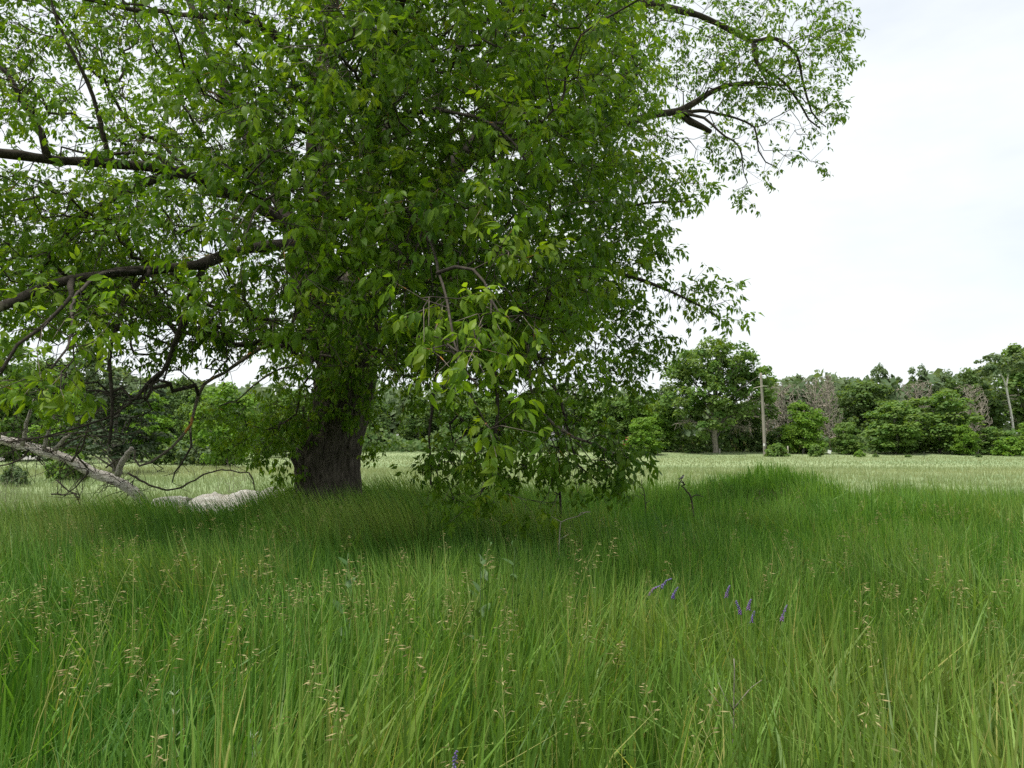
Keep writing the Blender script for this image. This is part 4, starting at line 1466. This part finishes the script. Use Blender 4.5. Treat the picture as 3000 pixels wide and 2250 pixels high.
z = .4 + 2.1 * r2.uniform(0, 1, n) ** 1.2 * (1 + .4 * np.sin(px * .03))
p = np.stack([(px - 1500) / F * Dw, Dw, z], 1)
nrm = np.stack([r2.normal(0, .5, n), r2.normal(-.5, .5, n), r2.normal(.6, .4, n)], 1)
nrm /= np.linalg.norm(nrm, axis=1)[:, None]
u = np.cross(nrm, r2.standard_normal((n, 3)))
u /= np.linalg.norm(u, axis=1)[:, None]
w = np.cross(nrm, u)
s = r2.uniform(.35, .8, n)[:, None]
V = np.stack([p - u * s * .6, p + w * s * .42, p + u * s * .6, p - w * s * .42], 1)
tint = np.zeros((n, 4, 3))
tint[:, :, 0] = np.clip(.2 + r2.normal(0, .15, (n, 1)), 0, 1)
tint[:, :, 1] = np.clip(.3 + r2.normal(0, .2, (n, 1)), 0, 1)
b.add(V.reshape(-1, 3), None, np.arange(n * 4).reshape(-1, 4), tint.reshape(-1, 3))
under = part('undergrowth', b, M_FARD)
tag(under, 'low dark undergrowth along the foot of the tree line', 'undergrowth', kind='stuff')

# shrubs standing in the field
SHRUBS = [
    (2272, 1304, 34, 79, 'N', 'large round green shrub right beside the pole'),
    (2390, 1306, 24, 78, 'N', 'spiky green shrub between the pole and the white board'),
    (2514, 1321, 14, 77, 'B', 'small bright round shrub right of the white board'),
    (2561, 1330, 8, 77, 'N', 'tiny shrub against a thin fence post'),
    (2655, 1333, 11, 76, 'N', 'low flat shrub alone in the field below the two maples'),
    (2861, 1331, 8, 75, 'K', 'small dark shrub round the post at the far right'),
    (2024, 1308, 30, 88, 'K', 'low dark shrub left of the oak trunk'),
    (2485, 1300, 24, 86, 'N', 'low spreading shrub under the small round tree'),
    (610, 1290, 70, 50, 'P', 'grey-green shrub left of the bright maple at the field edge'),
    (520, 1300, 60, 52, 'K', 'dark shrub under the conifers at the field edge'),
    (205, 1335, 52, 30, 'N', 'green shrub seen below the fallen limb'),
    (50, 1366, 34, 26, 'P', 'small dull shrub left below the fallen limb'),
    (1198, 1302, 24, 94, 'N', 'low green shrub at the far field edge right of the big trunk'),
]
for i, (px, top, hw_, D, lf, lab) in enumerate(SHRUBS):
    place('shrub', proto(('bush', i % 3)), px, D, hw_ / F * D / W0['bush'], zat(top, D) / 9.2, i * 1.7, [M_FTRUNK, LEAFM[lf]], lab, 'shrub', 'shrubs in the field')
for px, top, hw_, D, sd, lab in ((330, 1282, 90, 42, 21, 'grey leafless shrub under the dark conifer'), (690, 1340, 75, 17, 22, 'thin bare sapling twigs behind the bleached log'), (30, 1395, 90, 13.5, 23, 'dry grey brushwood below the fallen limb at the left edge')):
    a, b = bare_tree(sd, 2.0, 1.1, .05, 260, .012, .0045 if D > 20 else .0022, 'vase')
    x, y = G(px, D)
    t = thing('bare_shrub', (x, y, float(ground_z(x, y))), lab, 'shrub')
    t.scale = (hw_ / F * D / 1.1,) * 2 + (zat(top, D) / 2.0,)
    for nm, bb in (('stem', a), ('twigs', b)):
        o = bpy.data.objects.new(nm, bb.mesh(nm, M_DEAD))
        o.parent = t
        COL.objects.link(o)
        if nm == 'twigs':
            o['kind'] = 'stuff'

# ------------------------------------------------------------------ pole, posts, board, buildings
M_POLE = bark_mat('weathered_pole', (0.17, 0.15, 0.125), (0.33, 0.30, 0.26), (8, 8, .6), .3)
M_WHITE = plain_mat('white_paint', (0.80, 0.80, 0.78), (0.70, 0.70, 0.68), 3, .6)
M_STEEL = plain_mat('dark_steel', (0.06, 0.065, 0.055), (0.04, 0.04, 0.035), 8, .6)
M_WOODP = plain_mat('grey_post', (0.36, 0.33, 0.28), (0.24, 0.22, 0.19), 6, .9)
M_RED = plain_mat('red_paint', (0.42, 0.095, 0.075), (0.33, 0.07, 0.055), 4, .6)
M_ROOF = plain_mat('grey_roofing', (0.30, 0.30, 0.31), (0.22, 0.22, 0.23), 3, .8)
M_GLASS = plain_mat('dark_window', (0.03, 0.035, 0.04), (0.02, 0.022, 0.025), 2, .1, .6)
D = 80
x, y = G(2238, D)
pole = thing('utility_pole', (x, y, 0), 'tall weathered wooden pole without wires at the field edge right of the oak', 'pole')
b = Buf()
q = catmull([[x, y, -.2], [x - .05, y, 3], [x - .13, y, 6], Q(2232, 1093, D)], .4)
sweep(b, q, np.linspace(.18, .125, len(q)), 14)
part('post', b, M_POLE, pole, smooth=True)
for a_, b_, nm in ((Q(2204, 1139, D, -.5), Q(2234, 1132, D, -.18), 'bracket'), (Q(2231, 1132, D, -.18), Q(2251, 1131, D, .3), 'bracket')):
    b = Buf()
    sweep(b, np.array([a_, (a_ + b_) / 2 + np.array([0, 0, .03]), b_]), [.045, .05, .05], 6)
    part(nm, b, M_WOODP, pole)
b = Buf()
box(b, Q(2234, 1303, D, -.25), (.20, .02, .26))
part('notice_plate', b, M_WHITE, pole, label='small white notice on the pole')
POSTS = [
    (2180, 1317, 78, 0, 'dark thin fence post between the oak and the pole'),
    (2348, 1317, 78, 0, 'dark thin fence post between the pole and the spiky shrub'),
    (2567, 1321, 76, 0, 'dark thin fence post beside the tiny shrub'),
    (2702, 1324, 75, 0, 'dark thin fence post alone below the right-hand maple'),
    (2861, 1316, 75, 0, 'dark fence post standing out of the small dark shrub'),
    (1925, 1314, 80, 0, 'dark thin fence post below the yellow-green tree left of the oak'),
    (2305, 1307, 84, 1, 'pale wooden post just right of the large round shrub'),
    (2454, 1314, 86, 1, 'short pale wooden post at the foot of the dead brown tree'),
    (2106, 1314, 86, 1, 'short pale wooden post right against the oak trunk'),
]
for px, top, D, kd, lab in POSTS:
    x, y = G(px, D)
    h = zat(top, D)
    t = thing('fence_post', (x, y, 0), lab, 'post', 'fence posts across the field')
    b = Buf()
    if kd:
        sweep(b, np.array([[x, y, -.1], [x + .01, y, h * .5], [x, y, h]]), [.085, .08, .075], 8, rough=.03)
        part('post', b, M_WOODP, t, smooth=True)
    else:
        box(b, (x, y, h / 2), (.045, .012, h))
        box(b, (x, y + .02, h / 2), (.012, .028, h))
        part('shaft', b, M_STEEL, t)
        b = Buf()
        box(b, (x, y - .012, h - .10), (.06, .012, .14))
        part('clip', b, M_STEEL, t)
x, y = G(2426, 80)
t = thing('white_board', (x, y, .3), 'small white board tilted in the grass right of the spiky shrub', 'board')
b = Buf()
box(b, (x, y, .52), (.36, .03, .34), Matrix.Rotation(.28, 3, 'Y'))
part('panel', b, M_WHITE, t)
b = Buf()
sweep(b, np.array([[x, y + .03, -.05], [x + .02, y + .03, .3], [x + .05, y + .03, .6]]), .02, 6)
part('stake', b, M_WOODP, t)


def gable(buf_w, buf_r, c, w, d, h, rise, ov=.25):
    """walls with gable ends and an overhanging roof of two slabs; ridge along x"""
    x, y, z = c
    buf_w.add([[x - w / 2, y - d / 2, z], [x + w / 2, y - d / 2, z], [x + w / 2, y + d / 2, z], [x - w / 2, y + d / 2, z],
               [x - w / 2, y - d / 2, z + h], [x + w / 2, y - d / 2, z + h], [x + w / 2, y + d / 2, z + h], [x - w / 2, y + d / 2, z + h],
               [x - w / 2, y, z + h + rise], [x + w / 2, y, z + h + rise]],
              [[4, 8, 7], [5, 6, 9]], [[0, 1, 5, 4], [2, 3, 7, 6], [1, 2, 6, 5], [3, 0, 4, 7]])
    for s in (-1, 1):
        e = np.array([0, s * (d / 2 + ov), -rise * ov / (d / 2)])
        a0, a1 = np.array([x - w / 2 - ov, y, z + h + rise + .03]), np.array([x + w / 2 + ov, y, z + h + rise + .03])
        b0, b1 = a0 + np.array([0, e[1], -rise + e[2]]), a1 + np.array([0, e[1], -rise + e[2]])
        th_ = np.array([0, 0, .09])
        buf_r.add([a0, a1, b1, b0, a0 + th_, a1 + th_, b1 + th_, b0 + th_], None, [[0, 1, 2, 3], [4, 7, 6, 5], [0, 4, 5, 1], [3, 2, 6, 7], [0, 3, 7, 4], [1, 5, 6, 2]])


for px, D, w, d, h, rise, lab, nm in ((1648, 104, 7.6, 5.5, 2.5, 1.3, 'low white house half hidden by trees at the far side of the field', 'white_house'),
                                      (1112, 105, 5.2, 4.0, 2.0, .7, 'low building with pale grey roof beyond the field, right of the big trunk', 'outbuilding')):
    x, y = G(px, D)
    t = thing(nm, (x, y, 0), lab, 'building')
    bw, br = Buf(), Buf()
    gable(bw, br, (x, y, 0), w, d, h, rise)
    part('wall', bw, M_WHITE if nm == 'white_house' else M_WOODP, t)
    part('roof', br, M_ROOF, t)
    for k_ in (-.3, .05, .32):
        b = Buf()
        box(b, (x + k_ * w, y - d / 2 - .03, 1.35), (.9, .06, 1.0))
        wo = part('window', b, M_WHITE, t)
        b = Buf()
        box(b, (x + k_ * w, y - d / 2 - .07, 1.35), (.74, .02, .84))
        part('pane', b, M_GLASS, t)
D = 90
x, y = G(1833, D)
t = thing('red_box', (x, y, 0), 'small red gabled box on white posts in front of the far trees', 'box')
zb = zat(1303, D)
b = Buf()
br = Buf()
gable(b, br, (x, y, zb), .62, .55, .55, .28, .05)
part('body', b, M_RED, t)
part('roof', br, M_RED, t)
b = Buf()
box(b, (x, y - .30, zb + .53), (.76, .05, .08))
part('trim', b, M_WHITE, t)
for s in (-.22, .26):
    b = Buf()
    box(b, (x + s, y - .1, zb / 2), (.07, .07, zb))
    part('leg', b, M_WHITE, t)

# brush pile at the right edge
x, y = G(2945, 86)
b = Buf()
for _ in range(170):
    c = np.array([x + rng.normal(0, 1.5), y + rng.normal(0, .8), 0])
    c[2] = .3 + max(.05, .55 * math.exp(-((c[0] - x) / 1.6) ** 2) * rng.uniform(.1, 1.1))
    dr = rng.normal(0, 1, 3) * np.array([1, .7, .22])
    dr /= np.linalg.norm(dr)
    L_ = rng.uniform(.5, 1.5)
    sweep(b, np.array([c - dr * L_ / 2, c + rng.normal(0, .06, 3), c + dr * L_ / 2]), [.03, .028, .012], 4, cap=False)
sweep(b, catmull([Q(2862, 1318, 86), Q(2885, 1322, 86), Q(2915, 1327, 86)], .3), .07, 6)
lone('brush_pile', b, M_DEAD, 'heap of grey cut brush at the far field edge near the birch', 'brush pile', (x, y, 0))

# ------------------------------------------------------------------ fallen limb and logs
D = 14.0
M_GREYX = bark_mat('bleached_limb', (0.26, 0.23, 0.195), (0.72, 0.68, 0.63), (.8, 11, 11), .8)
M_LOG = bark_mat('bleached_log', (0.52, 0.47, 0.41), (0.82, 0.79, 0.74), (1.2, 7, 7), .5)
x, y = G(430, D)
fl = thing('fallen_limb', (x, y, 0), 'long bleached fallen limb sloping down from the left edge into the grass', 'fallen limb')
b = Buf()
lp = catmull([P(-420, 1190, D + .5), P(-200, 1238, D + .3), P(0, 1287, D), P(80, 1308, D), P(150, 1330, D), P(210, 1350, D), P(270, 1385, D), P(330, 1405, D), P(390, 1438, D), P(425, 1475, D), P(450, 1530, D)], .07)
lr = np.interp(np.linspace(0, 1, len(lp)), [0, .3, .5, .62, .7, .85, 1], [.07, .09, .105, .125, .11, .12, .12])
lr = lr * (1 + .05 * np.sin(np.arange(len(lp)) * .8) + .03 * rng.standard_normal(len(lp)))
sweep(b, lp, lr * .76, 26, rough=.02, flute=.10)
part('limb', b, M_GREYX, fl, smooth=True)
STUBS = [
    ([(345, 1392), (352, 1370), (362, 1345), (375, 1328), (386, 1312)], .065, .045),
    ([(65, 1305), (75, 1270), (80, 1230), (92, 1195), (98, 1170)], .045, .02),
    ([(128, 1315), (140, 1270), (155, 1232), (165, 1200)], .04, .015),
    ([(160, 1318), (185, 1290), (206, 1270)], .045, .02),
    ([(255, 1370), (225, 1330), (240, 1290), (268, 1250)], .02, .008),
    ([(210, 1352), (245, 1300), (260, 1240), (300, 1190)], .022, .008),
    ([(258, 1378), (240, 1410), (215, 1432), (190, 1455)], .02, .008),
    ([(85, 1318), (60, 1345), (20, 1360), (-30, 1370)], .022, .008),
    ([(310, 1370), (350, 1345), (400, 1335)], .016, .006),
    ([(20, 1295), (60, 1290), (120, 1282), (200, 1270), (300, 1255), (330, 1225)], .025, .008),
    ([(150, 1325), (230, 1280), (330, 1278), (420, 1265)], .022, .006),
]
for pts, r_a, r_b in STUBS:
    b = Buf()
    q = catmull([P(px, py, D - .12 - .05 * i) for i, (px, py) in enumerate(pts)], .07)
    q[1:] += rng.normal(0, .008, (len(q) - 1, 3))
    sweep(b, q, np.linspace(r_a, r_b, len(q)), 8, rough=.06)
    part('stub' if r_a > .03 else 'twig', b, M_GREY if r_a > .03 else M_TWIG, fl, smooth=True)
b = Buf()
for _ in range(190):
    k_ = rng.integers(int(len(lp) * .3), int(len(lp) * .9))
    s0 = lp[k_]
    dr = rng.normal(0, 1, 3) + np.array([0, -.3, .1])
    dr /= np.linalg.norm(dr)
    L_ = rng.uniform(.2, .9)
    m1 = s0 + dr * L_ * .5 + rng.normal(0, .05, 3)
    e = s0 + dr * L_ + rng.normal(0, .10, 3) - np.array([0, 0, .12])
    sweep(b, catmull([s0, m1, e], .12), np.linspace(.009, .003, len(catmull([s0, m1, e], .12))), 4, cap=False)
part('fine_twigs', b, M_TWIG, fl, kind='stuff')

for pts, r_, D, lab in (([585, 592, 620, 660, 700, 730, 755, 762], [.25, .285, .29, .27, .28, .33, .31, .27], 14.0, 'knobbly bleached log lying in the grass left of the trunk'),
                        ([462, 480, 510, 540, 556], [.15, .19, .20, .19, .16], 14.5, 'short pale broken log between the fallen limb and the knobbly log'),
                        ([772, 800, 850], [.22, .26, .24], 17, 'dull grey log end far behind the knobbly log')):
    c = [np.array([*G(px, D), (r0_ * .95 + .03 if D != 14.5 else .34)]) for px, r0_ in zip(pts, r_)]
    q = catmull(c, .05)
    r = np.interp(np.linspace(0, 1, len(q)), np.linspace(0, 1, len(r_)), r_)
    q[:, 2] += float(ground_z(q[0][0], q[0][1]))
    b = Buf()
    sweep(b, q, r * (1 + .02 * rng.standard_normal(len(q))), 28, rough=.015, flute=.09)
    t = thing('log', (q[len(q) // 2][0], q[len(q) // 2][1], 0), lab, 'log', 'logs lying by the tree')
    part('wood', b, M_LOG if D < 16 else M_GREYX, t, smooth=True)
    b = Buf()
    for _ in range(9):
        e0 = q[-1] + rng.normal(0, .10, 3) * np.array([.2, .6, 1])
        sweep(b, np.array([e0 - [.1, 0, 0], e0 + [.03, 0, 0], e0 + np.array([.14, 0, 0]) + rng.normal(0, .03, 3)]), [.03, .025, .006], 5)
    part('splintered_end', b, M_GREY, t)

for pts, D, r_a, lab in (([(375, 1385), (410, 1405), (450, 1425), (490, 1436), (525, 1430), (570, 1405), (610, 1385), (660, 1376), (700, 1384), (740, 1400)], 14.2, .022, 'dark arched fallen branch over the logs'),
                         ([(150, 1448), (185, 1446), (215, 1444), (228, 1462), (232, 1480)], 11.5, .014, 'short dark curved stick in the grass at the left'),
                         ([(165, 1405), (185, 1425), (205, 1440), (230, 1450)], 12, .012, 'thin dark twig just above the curved stick')):
    b = Buf()
    q = catmull([P(px, py, D) for px, py in pts] + [[*P(pts[-1][0] + 20, pts[-1][1], D)[:2], 0]], .08)
    q[1:-1] += rng.normal(0, .008, (len(q) - 2, 3))
    sweep(b, q, np.linspace(r_a, r_a * .4, len(q)), 6, rough=.05)
    for _ in range(26):
        s0 = q[rng.integers(1, len(q) - 1)]
        e = s0 + rng.normal(0, .16, 3) + np.array([0, 0, .06])
        sweep(b, np.array([s0, (s0 + e) / 2 + rng.normal(0, .02, 3), e]), [.006, .005, .002], 3, cap=False)
    lone('fallen_branch', b, M_TWIG, lab, 'branch', tuple(np.array([*q[-1][:2], 0])), smooth=True)

# ------------------------------------------------------------------ dead sticks and the bird
D = 12.0
st = thing('dead_stick', (*P(2025, 1455, D)[:2], 0), 'crooked dark stick poking out of the grass where the bird sits', 'stick')
for pts, r_a, r_b in (([(2034, 1530), (2024, 1458), (2012, 1440), (2003, 1428), (1997, 1424), (2003, 1420), (2007, 1420), (2000, 1414), (1994, 1411), (1996, 1406)], .017, .010),
                      ([(2007, 1422), (2002, 1413), (1997, 1407)], .008, .006), ([(1995, 1412), (1989, 1413), (1990, 1420), (1986, 1436)], .009, .005), ([(2024, 1458), (2040, 1450), (2062, 1456)], .009, .005)):
    b = Buf()
    q = catmull([P(px, py, D) for px, py in pts], .03)
    sweep(b, q, np.linspace(r_a, r_b, len(q)), 7, rough=.07)
    part('stem' if r_a > .012 else 'side_twig', b, M_TWIG, st, smooth=True)
for pts, D2, r_a, lab in (([(1896, 1530), (1888, 1447), (1882, 1430), (1880, 1412), (1879, 1404)], 12, .012, 'thin dark stub standing left of the bird'),
                          ([(1645, 1520), (1640, 1425), (1634, 1405), (1632, 1385), (1632, 1350), (1630, 1310)], 9.0, .022, 'dark dead stem standing under the low boughs'),
                          ([(1632, 1620), (1640, 1555), (1648, 1528), (1672, 1518), (1695, 1512), (1702, 1502), (1730, 1500)], 7.2, .007, 'bent grey twig in the shaded grass below the tree')):
    b = Buf()
    q = catmull([[*P(pts[0][0], pts[0][1], D2)[:2], 0]] + [P(px, py, D2) for px, py in pts[1:]], .04)
    sweep(b, q, np.linspace(r_a, r_a * .45, len(q)), 7, rough=.08)
    for f in (.6, .75, .9):
        s0 = q[int(f * (len(q) - 1))]
        e = s0 + np.array([rng.choice([-1, 1]) * .09, rng.normal(0, .03), .05])
        sweep(b, np.array([s0, (s0 + e) / 2, e]), [r_a * .45, r_a * .4, r_a * .2], 5)
    lone('dead_stick', b, M_TWIG if D2 > 8 else M_DEAD, lab, 'stick', tuple(np.array([q[0][0], q[0][1], 0])), smooth=True)

M_BIRD = leaf_mat('bird_grey', (0.13, 0.125, 0.12), (0.38, 0.36, 0.33), (0.05, 0.048, 0.045), trans=0.0, rough=.8, spec=.2)
M_BEAK = plain_mat('bird_dark', (0.035, 0.032, 0.03), None, 20, .5)
D = 12.0
bc = P(1996, 1405, D)
bird = thing('bird', tuple(bc), 'small grey bird perched on the crooked stick, tail to the left', 'bird')
b = Buf()
sc_ = .0057
prof = [(-13.5, 1.0, .5, .35), (-9, 1.2, .75, .4), (-5.5, 1.2, 1.2, .8), (-3, 1.5, 2.2, 2.1), (0, 2.6, 3.3, 3.2), (2.5, 4.4, 3.7, 3.6), (4.3, 6.6, 3.2, 3.1), (5.2, 8.3, 2.6, 2.5), (5.9, 9.6, 2.7, 2.6), (6.6, 10.6, 2.4, 2.3), (7.4, 11.0, 1.4, 1.3), (7.9, 11.1, .5, .5)]
pc = catmull(np.array([[p[0], 0, p[1] + 1.5, p[2], p[3]] for p in prof]), .8)
ring = 14
V = []
tint = []
for k_, p in enumerate(pc):
    tn = pc[min(k_ + 1, len(pc) - 1)][:3] - pc[max(k_ - 1, 0)][:3]
    tn /= np.linalg.norm(tn)
    upn = np.cross(np.array([0, 1.0, 0]), tn)
    upn = -upn if upn[2] < 0 else upn
    for j in range(ring):
        a = j / ring * 2 * math.pi
        V.append(bc + sc_ * (p[:3] + np.array([0, 1, 0]) * math.cos(a) * max(p[3], .3) + upn * math.sin(a) * max(p[4], .25)))
        tint.append([1.0 if (math.sin(a) > .25 and p[0] > 5.2) or p[0] < -6 else .25 * (math.sin(a) > .2), .9 if math.sin(a) < -.2 else .35, 0])
n_ = len(pc)
ii, jj = np.meshgrid(np.arange(n_ - 1), np.arange(ring), indexing='ij')
b.add(V, None, np.stack([ii * ring + jj, ii * ring + (jj + 1) % ring, (ii + 1) * ring + (jj + 1) % ring, (ii + 1) * ring + jj], -1).reshape(-1, 4), np.array(tint))
part('body', b, M_BIRD, bird, smooth=True)
b = Buf()
s0 = bc + sc_ * np.array([8.0, 0, 12.3])
sweep(b, np.array([s0 - [.006, 0, 0], s0, s0 + [.011, 0, -.003]]), [.005, .004, .0008], 7)
part('beak', b, M_BEAK, bird)
for s in (-1, 1):
    b = Buf()
    box(b, bc + sc_ * np.array([6.9, s * 2.25, 12.6]), (.005, .004, .005))
    part('eye', b, M_BEAK, bird)
    b = Buf()
    w0 = bc + sc_ * np.array([0, s * 3.1, 4.6])
    wv = []
    for u0, hgt, th_ in ((3.6, 2.0, .5), (1.0, 2.3, .75), (-2.5, 1.6, .45), (-6, .8, .2), (-8.5, .15, .05)):
        cz = -1.0 + u0 * .42
        wv += [w0 + sc_ * np.array([u0, s * th_, cz + hgt]), w0 + sc_ * np.array([u0, s * (th_ + .35), cz]), w0 + sc_ * np.array([u0, s * th_, cz - hgt])]
    qs = []
    for k_ in range(4):
        for j in range(2):
            qs.append([k_ * 3 + j, (k_ + 1) * 3 + j, (k_ + 1) * 3 + j + 1, k_ * 3 + j + 1])
    b.add(wv, None, qs, [.7, .2, 0])
    part('wing', b, M_BIRD, bird, smooth=True)
    b = Buf()
    sweep(b, np.array([bc + sc_ * np.array([1.2, s * 1.2, 1.2]), bc + sc_ * np.array([.6, s * 1.1, -.3]), bc + sc_ * np.array([1.0, s * .8, -1.2])]), .0018, 5)
    part('leg', b, M_BEAK, bird)

# ------------------------------------------------------------------ meadow plants
M_MILK = leaf_mat('milkweed_leaf', (0.050, 0.115, 0.032), (0.080, 0.155, 0.048), (0.11, 0.17, 0.045), trans=0.25, rough=.55, tgain=1.2)
M_STEMG = plain_mat('green_stem', (0.11, 0.17, 0.06), (0.08, 0.13, 0.04), 20, .6)
M_VETCH = leaf_mat('vetch_petal', (0.13, 0.06, 0.24), (0.19, 0.17, 0.42), (0.30, 0.13, 0.30), trans=0.2, rough=.6, tgain=1.0)
M_SILVER = leaf_mat('silvery_leaf', (0.18, 0.24, 0.15), (0.26, 0.32, 0.22), (0.28, 0.32, 0.18), trans=0.2, rough=.7, tgain=1.0)


def big_leaf(L_, W_, droop):
    V = [(0, 0, 0)]
    T = []
    us = [0.0, .12, .3, .5, .7, .88]
    hw = [0, .30, .47, .5, .40, .2]
    ids = [(0, 0, 0)]
    for u, h in zip(us[1:], hw[1:]):
        z = -droop * L_ * u ** 1.9
        k_ = len(V)
        V += [(u * L_, 0, z), (u * L_, h * W_, z + h * W_ * .28), (u * L_, -h * W_, z + h * W_ * .28)]
        ids.append((k_, k_ + 1, k_ + 2))
    tip = len(V)
    V.append((L_, 0, -droop * L_))
    ids.append((tip, tip, tip))
    for a, b_ in zip(ids[:-1], ids[1:]):
        for t in ((a[0], b_[0], b_[1]), (a[0], b_[1], a[1]), (a[0], b_[2], b_[0]), (a[0], a[2], b_[2])):
            if len(set(t)) == 3:
                T.append(t)
    return np.array(V), np.array(T)


def plant(name, px, D, h, label, cat, mat, L_, W_, pairs, r0=.005, top=1.0):
    x, y = G(px, D)
    z0 = float(ground_z(x, y))
    t = thing(name, (x, y, z0), label, cat)
    b = Buf()
    q = catmull([[x, y, z0], [x + rng.normal(0, .015), y, z0 + h * .5], [x + rng.normal(0, .03), y + rng.normal(0, .02), z0 + h]], .06)
    sweep(b, q, np.linspace(r0, r0 * .45, len(q)), 6)
    part('stem', b, M_STEMG, t, smooth=True)
    for k_ in range(pairs):
        f = .38 + .62 * (k_ + .5) / pairs
        s0 = q[int(f * (len(q) - 1))]
        for s in (0, math.pi):
            a = k_ * math.pi / 2 + s + rng.normal(0, .2) + px
            sc2 = (1.05 - .55 * max(0, f - .6) / .4) * rng.uniform(.85, 1.1)
            v, tr_ = big_leaf(L_ * sc2, W_ * sc2, rng.uniform(-.15, .2))
            v = v @ (rot_z(a) @ rot_y(-rng.uniform(.55, .95))).T + s0
            b = Buf()
            b.add(v, tr_, None, [rng.uniform(0, .3), rng.uniform(.2, .9), 0])
            part('leaf', b, mat, t, smooth=True)
    return t


for px, D, h, lab in ((1418, 4.1, .95, 'broad-leaved green milkweed plant standing nearest in the mid grass'), (1412, 4.9, .97, 'milkweed plant right behind the nearest one'),
                      (1500, 5.0, .96, 'milkweed plant to the right behind the nearest one'), (1030, 4.2, .93, 'milkweed plant apart from the others towards the left')):
    plant('milkweed_plant', px, D, h, lab, 'plant', M_MILK, .125, .062, 5)
for px, D, h, lab in ((560, 2.75, .70, 'silvery weed with narrow upright leaves in the near grass'), (775, 2.5, .64, 'second silvery weed, nearer and to the right of the other')):
    plant('silvery_weed', px, D, h, lab, 'plant', M_SILVER, .05, .012, 12, .003)


def vetch(px, py, D, h_len, lean, warm, lab):
    c = P(px, py, D)
    x, y = c[0] - lean * .10, c[1]
    z0 = float(ground_z(x, y))
    t = thing('vetch_flower', (x, y, z0), lab, 'flower', 'purple vetch in the tall grass')
    b = Buf()
    q = catmull([[x, y, z0], [x + lean * .03, y, z0 + (c[2] - z0) * .6], c + np.array([-lean * .02, 0, -h_len * .5]), c + np.array([lean * h_len * .5, 0, h_len * .42])], .03)
    sweep(b, q, np.linspace(.0025, .001, len(q)), 5)
    part('stem', b, M_STEMG, t, smooth=True)
    b = Buf()
    n = 30
    Lq = np.linspace(len(q) - 1 - int(h_len / .03) - 1, len(q) - 1, n)
    for k_ in range(n):
        s0 = np.array([np.interp(Lq[k_], np.arange(len(q)), q[:, a]) for a in range(3)])
        a = k_ * 2.4
        dr = np.array([math.cos(a) * .9 + .4 * lean, math.sin(a) * .9 - .4, -.55])
        dr /= np.linalg.norm(dr)
        l_ = rng.uniform(.011, .016) * (1.05 - .5 * k_ / n)
        sweep(b, np.array([s0, s0 + dr * l_ * .5, s0 + dr * l_]), [.0012, .0030, .0018], 5, tint=[warm if k_ < n * .5 else warm * .3, rng.uniform(.2, 1), 0])
    part('flower', b, M_VETCH, t, smooth=True)


for px, py, D, hl, ln, wm, lab in (
        (1915, 1722, 4.7, .07, 1.6, .6, 'purple vetch spike leaning flat, left end of the cluster'),
        (1948, 1704, 4.7, .06, 1.2, .0, 'blue vetch spike at the top of the arched cluster'),
        (1978, 1726, 4.7, .045, .6, .0, 'short blue vetch spike, right end of the arched cluster'),
        (2132, 1722, 4.8, .05, .4, .5, 'dull faded vetch spike above the others on the right'),
        (2162, 1768, 4.4, .055, -.4, .3, 'purple vetch spike, left of the three small ones'),
        (2196, 1760, 4.4, .035, .3, .5, 'small faded vetch spike between two purple ones'),
        (2206, 1796, 4.3, .04, .3, .2, 'small dark violet vetch spike under the faded one'),
        (2296, 1784, 4.3, .065, .5, .6, 'upright pinkish purple vetch spike apart on the right'),
        (1332, 2222, 2.45, .065, .1, .1, 'deep violet vetch spike at the bottom of the picture')):
    vetch(px, py + 3, D * .86, hl * .9, ln, wm, lab)

# bare forked weed stalk in the near grass
D = 2.55
x, y = G(2150, D)
t = thing('dead_weed_stalk', (x, y, 0), 'bare grey forked weed stalk in the near grass at the right', 'weed stalk')
for pts, r_a, nm in (([(2150, 2240), (2150, 2120), (2150, 2040), (2152, 1960), (2150, 1930)], .0045, 'stem'), ([(2150, 2075), (2175, 2045), (2200, 2015), (2232, 1992)], .0028, 'side_twig'), ([(2150, 2080), (2125, 2045), (2105, 2000)], .0022, 'side_twig'),
                     ([(2125, 2080), (2098, 2050), (2075, 2020)], .002, 'side_twig')):
    b = Buf()
    pp = [P(a, c, D) for a, c in pts]
    if nm == 'stem':
        pp = [np.array([x, y, 0])] + pp
    q = catmull(pp, .03)
    sweep(b, q, np.linspace(r_a, r_a * .4, len(q)), 6, rough=.05)
    part(nm, b, M_DEAD, t, smooth=True)
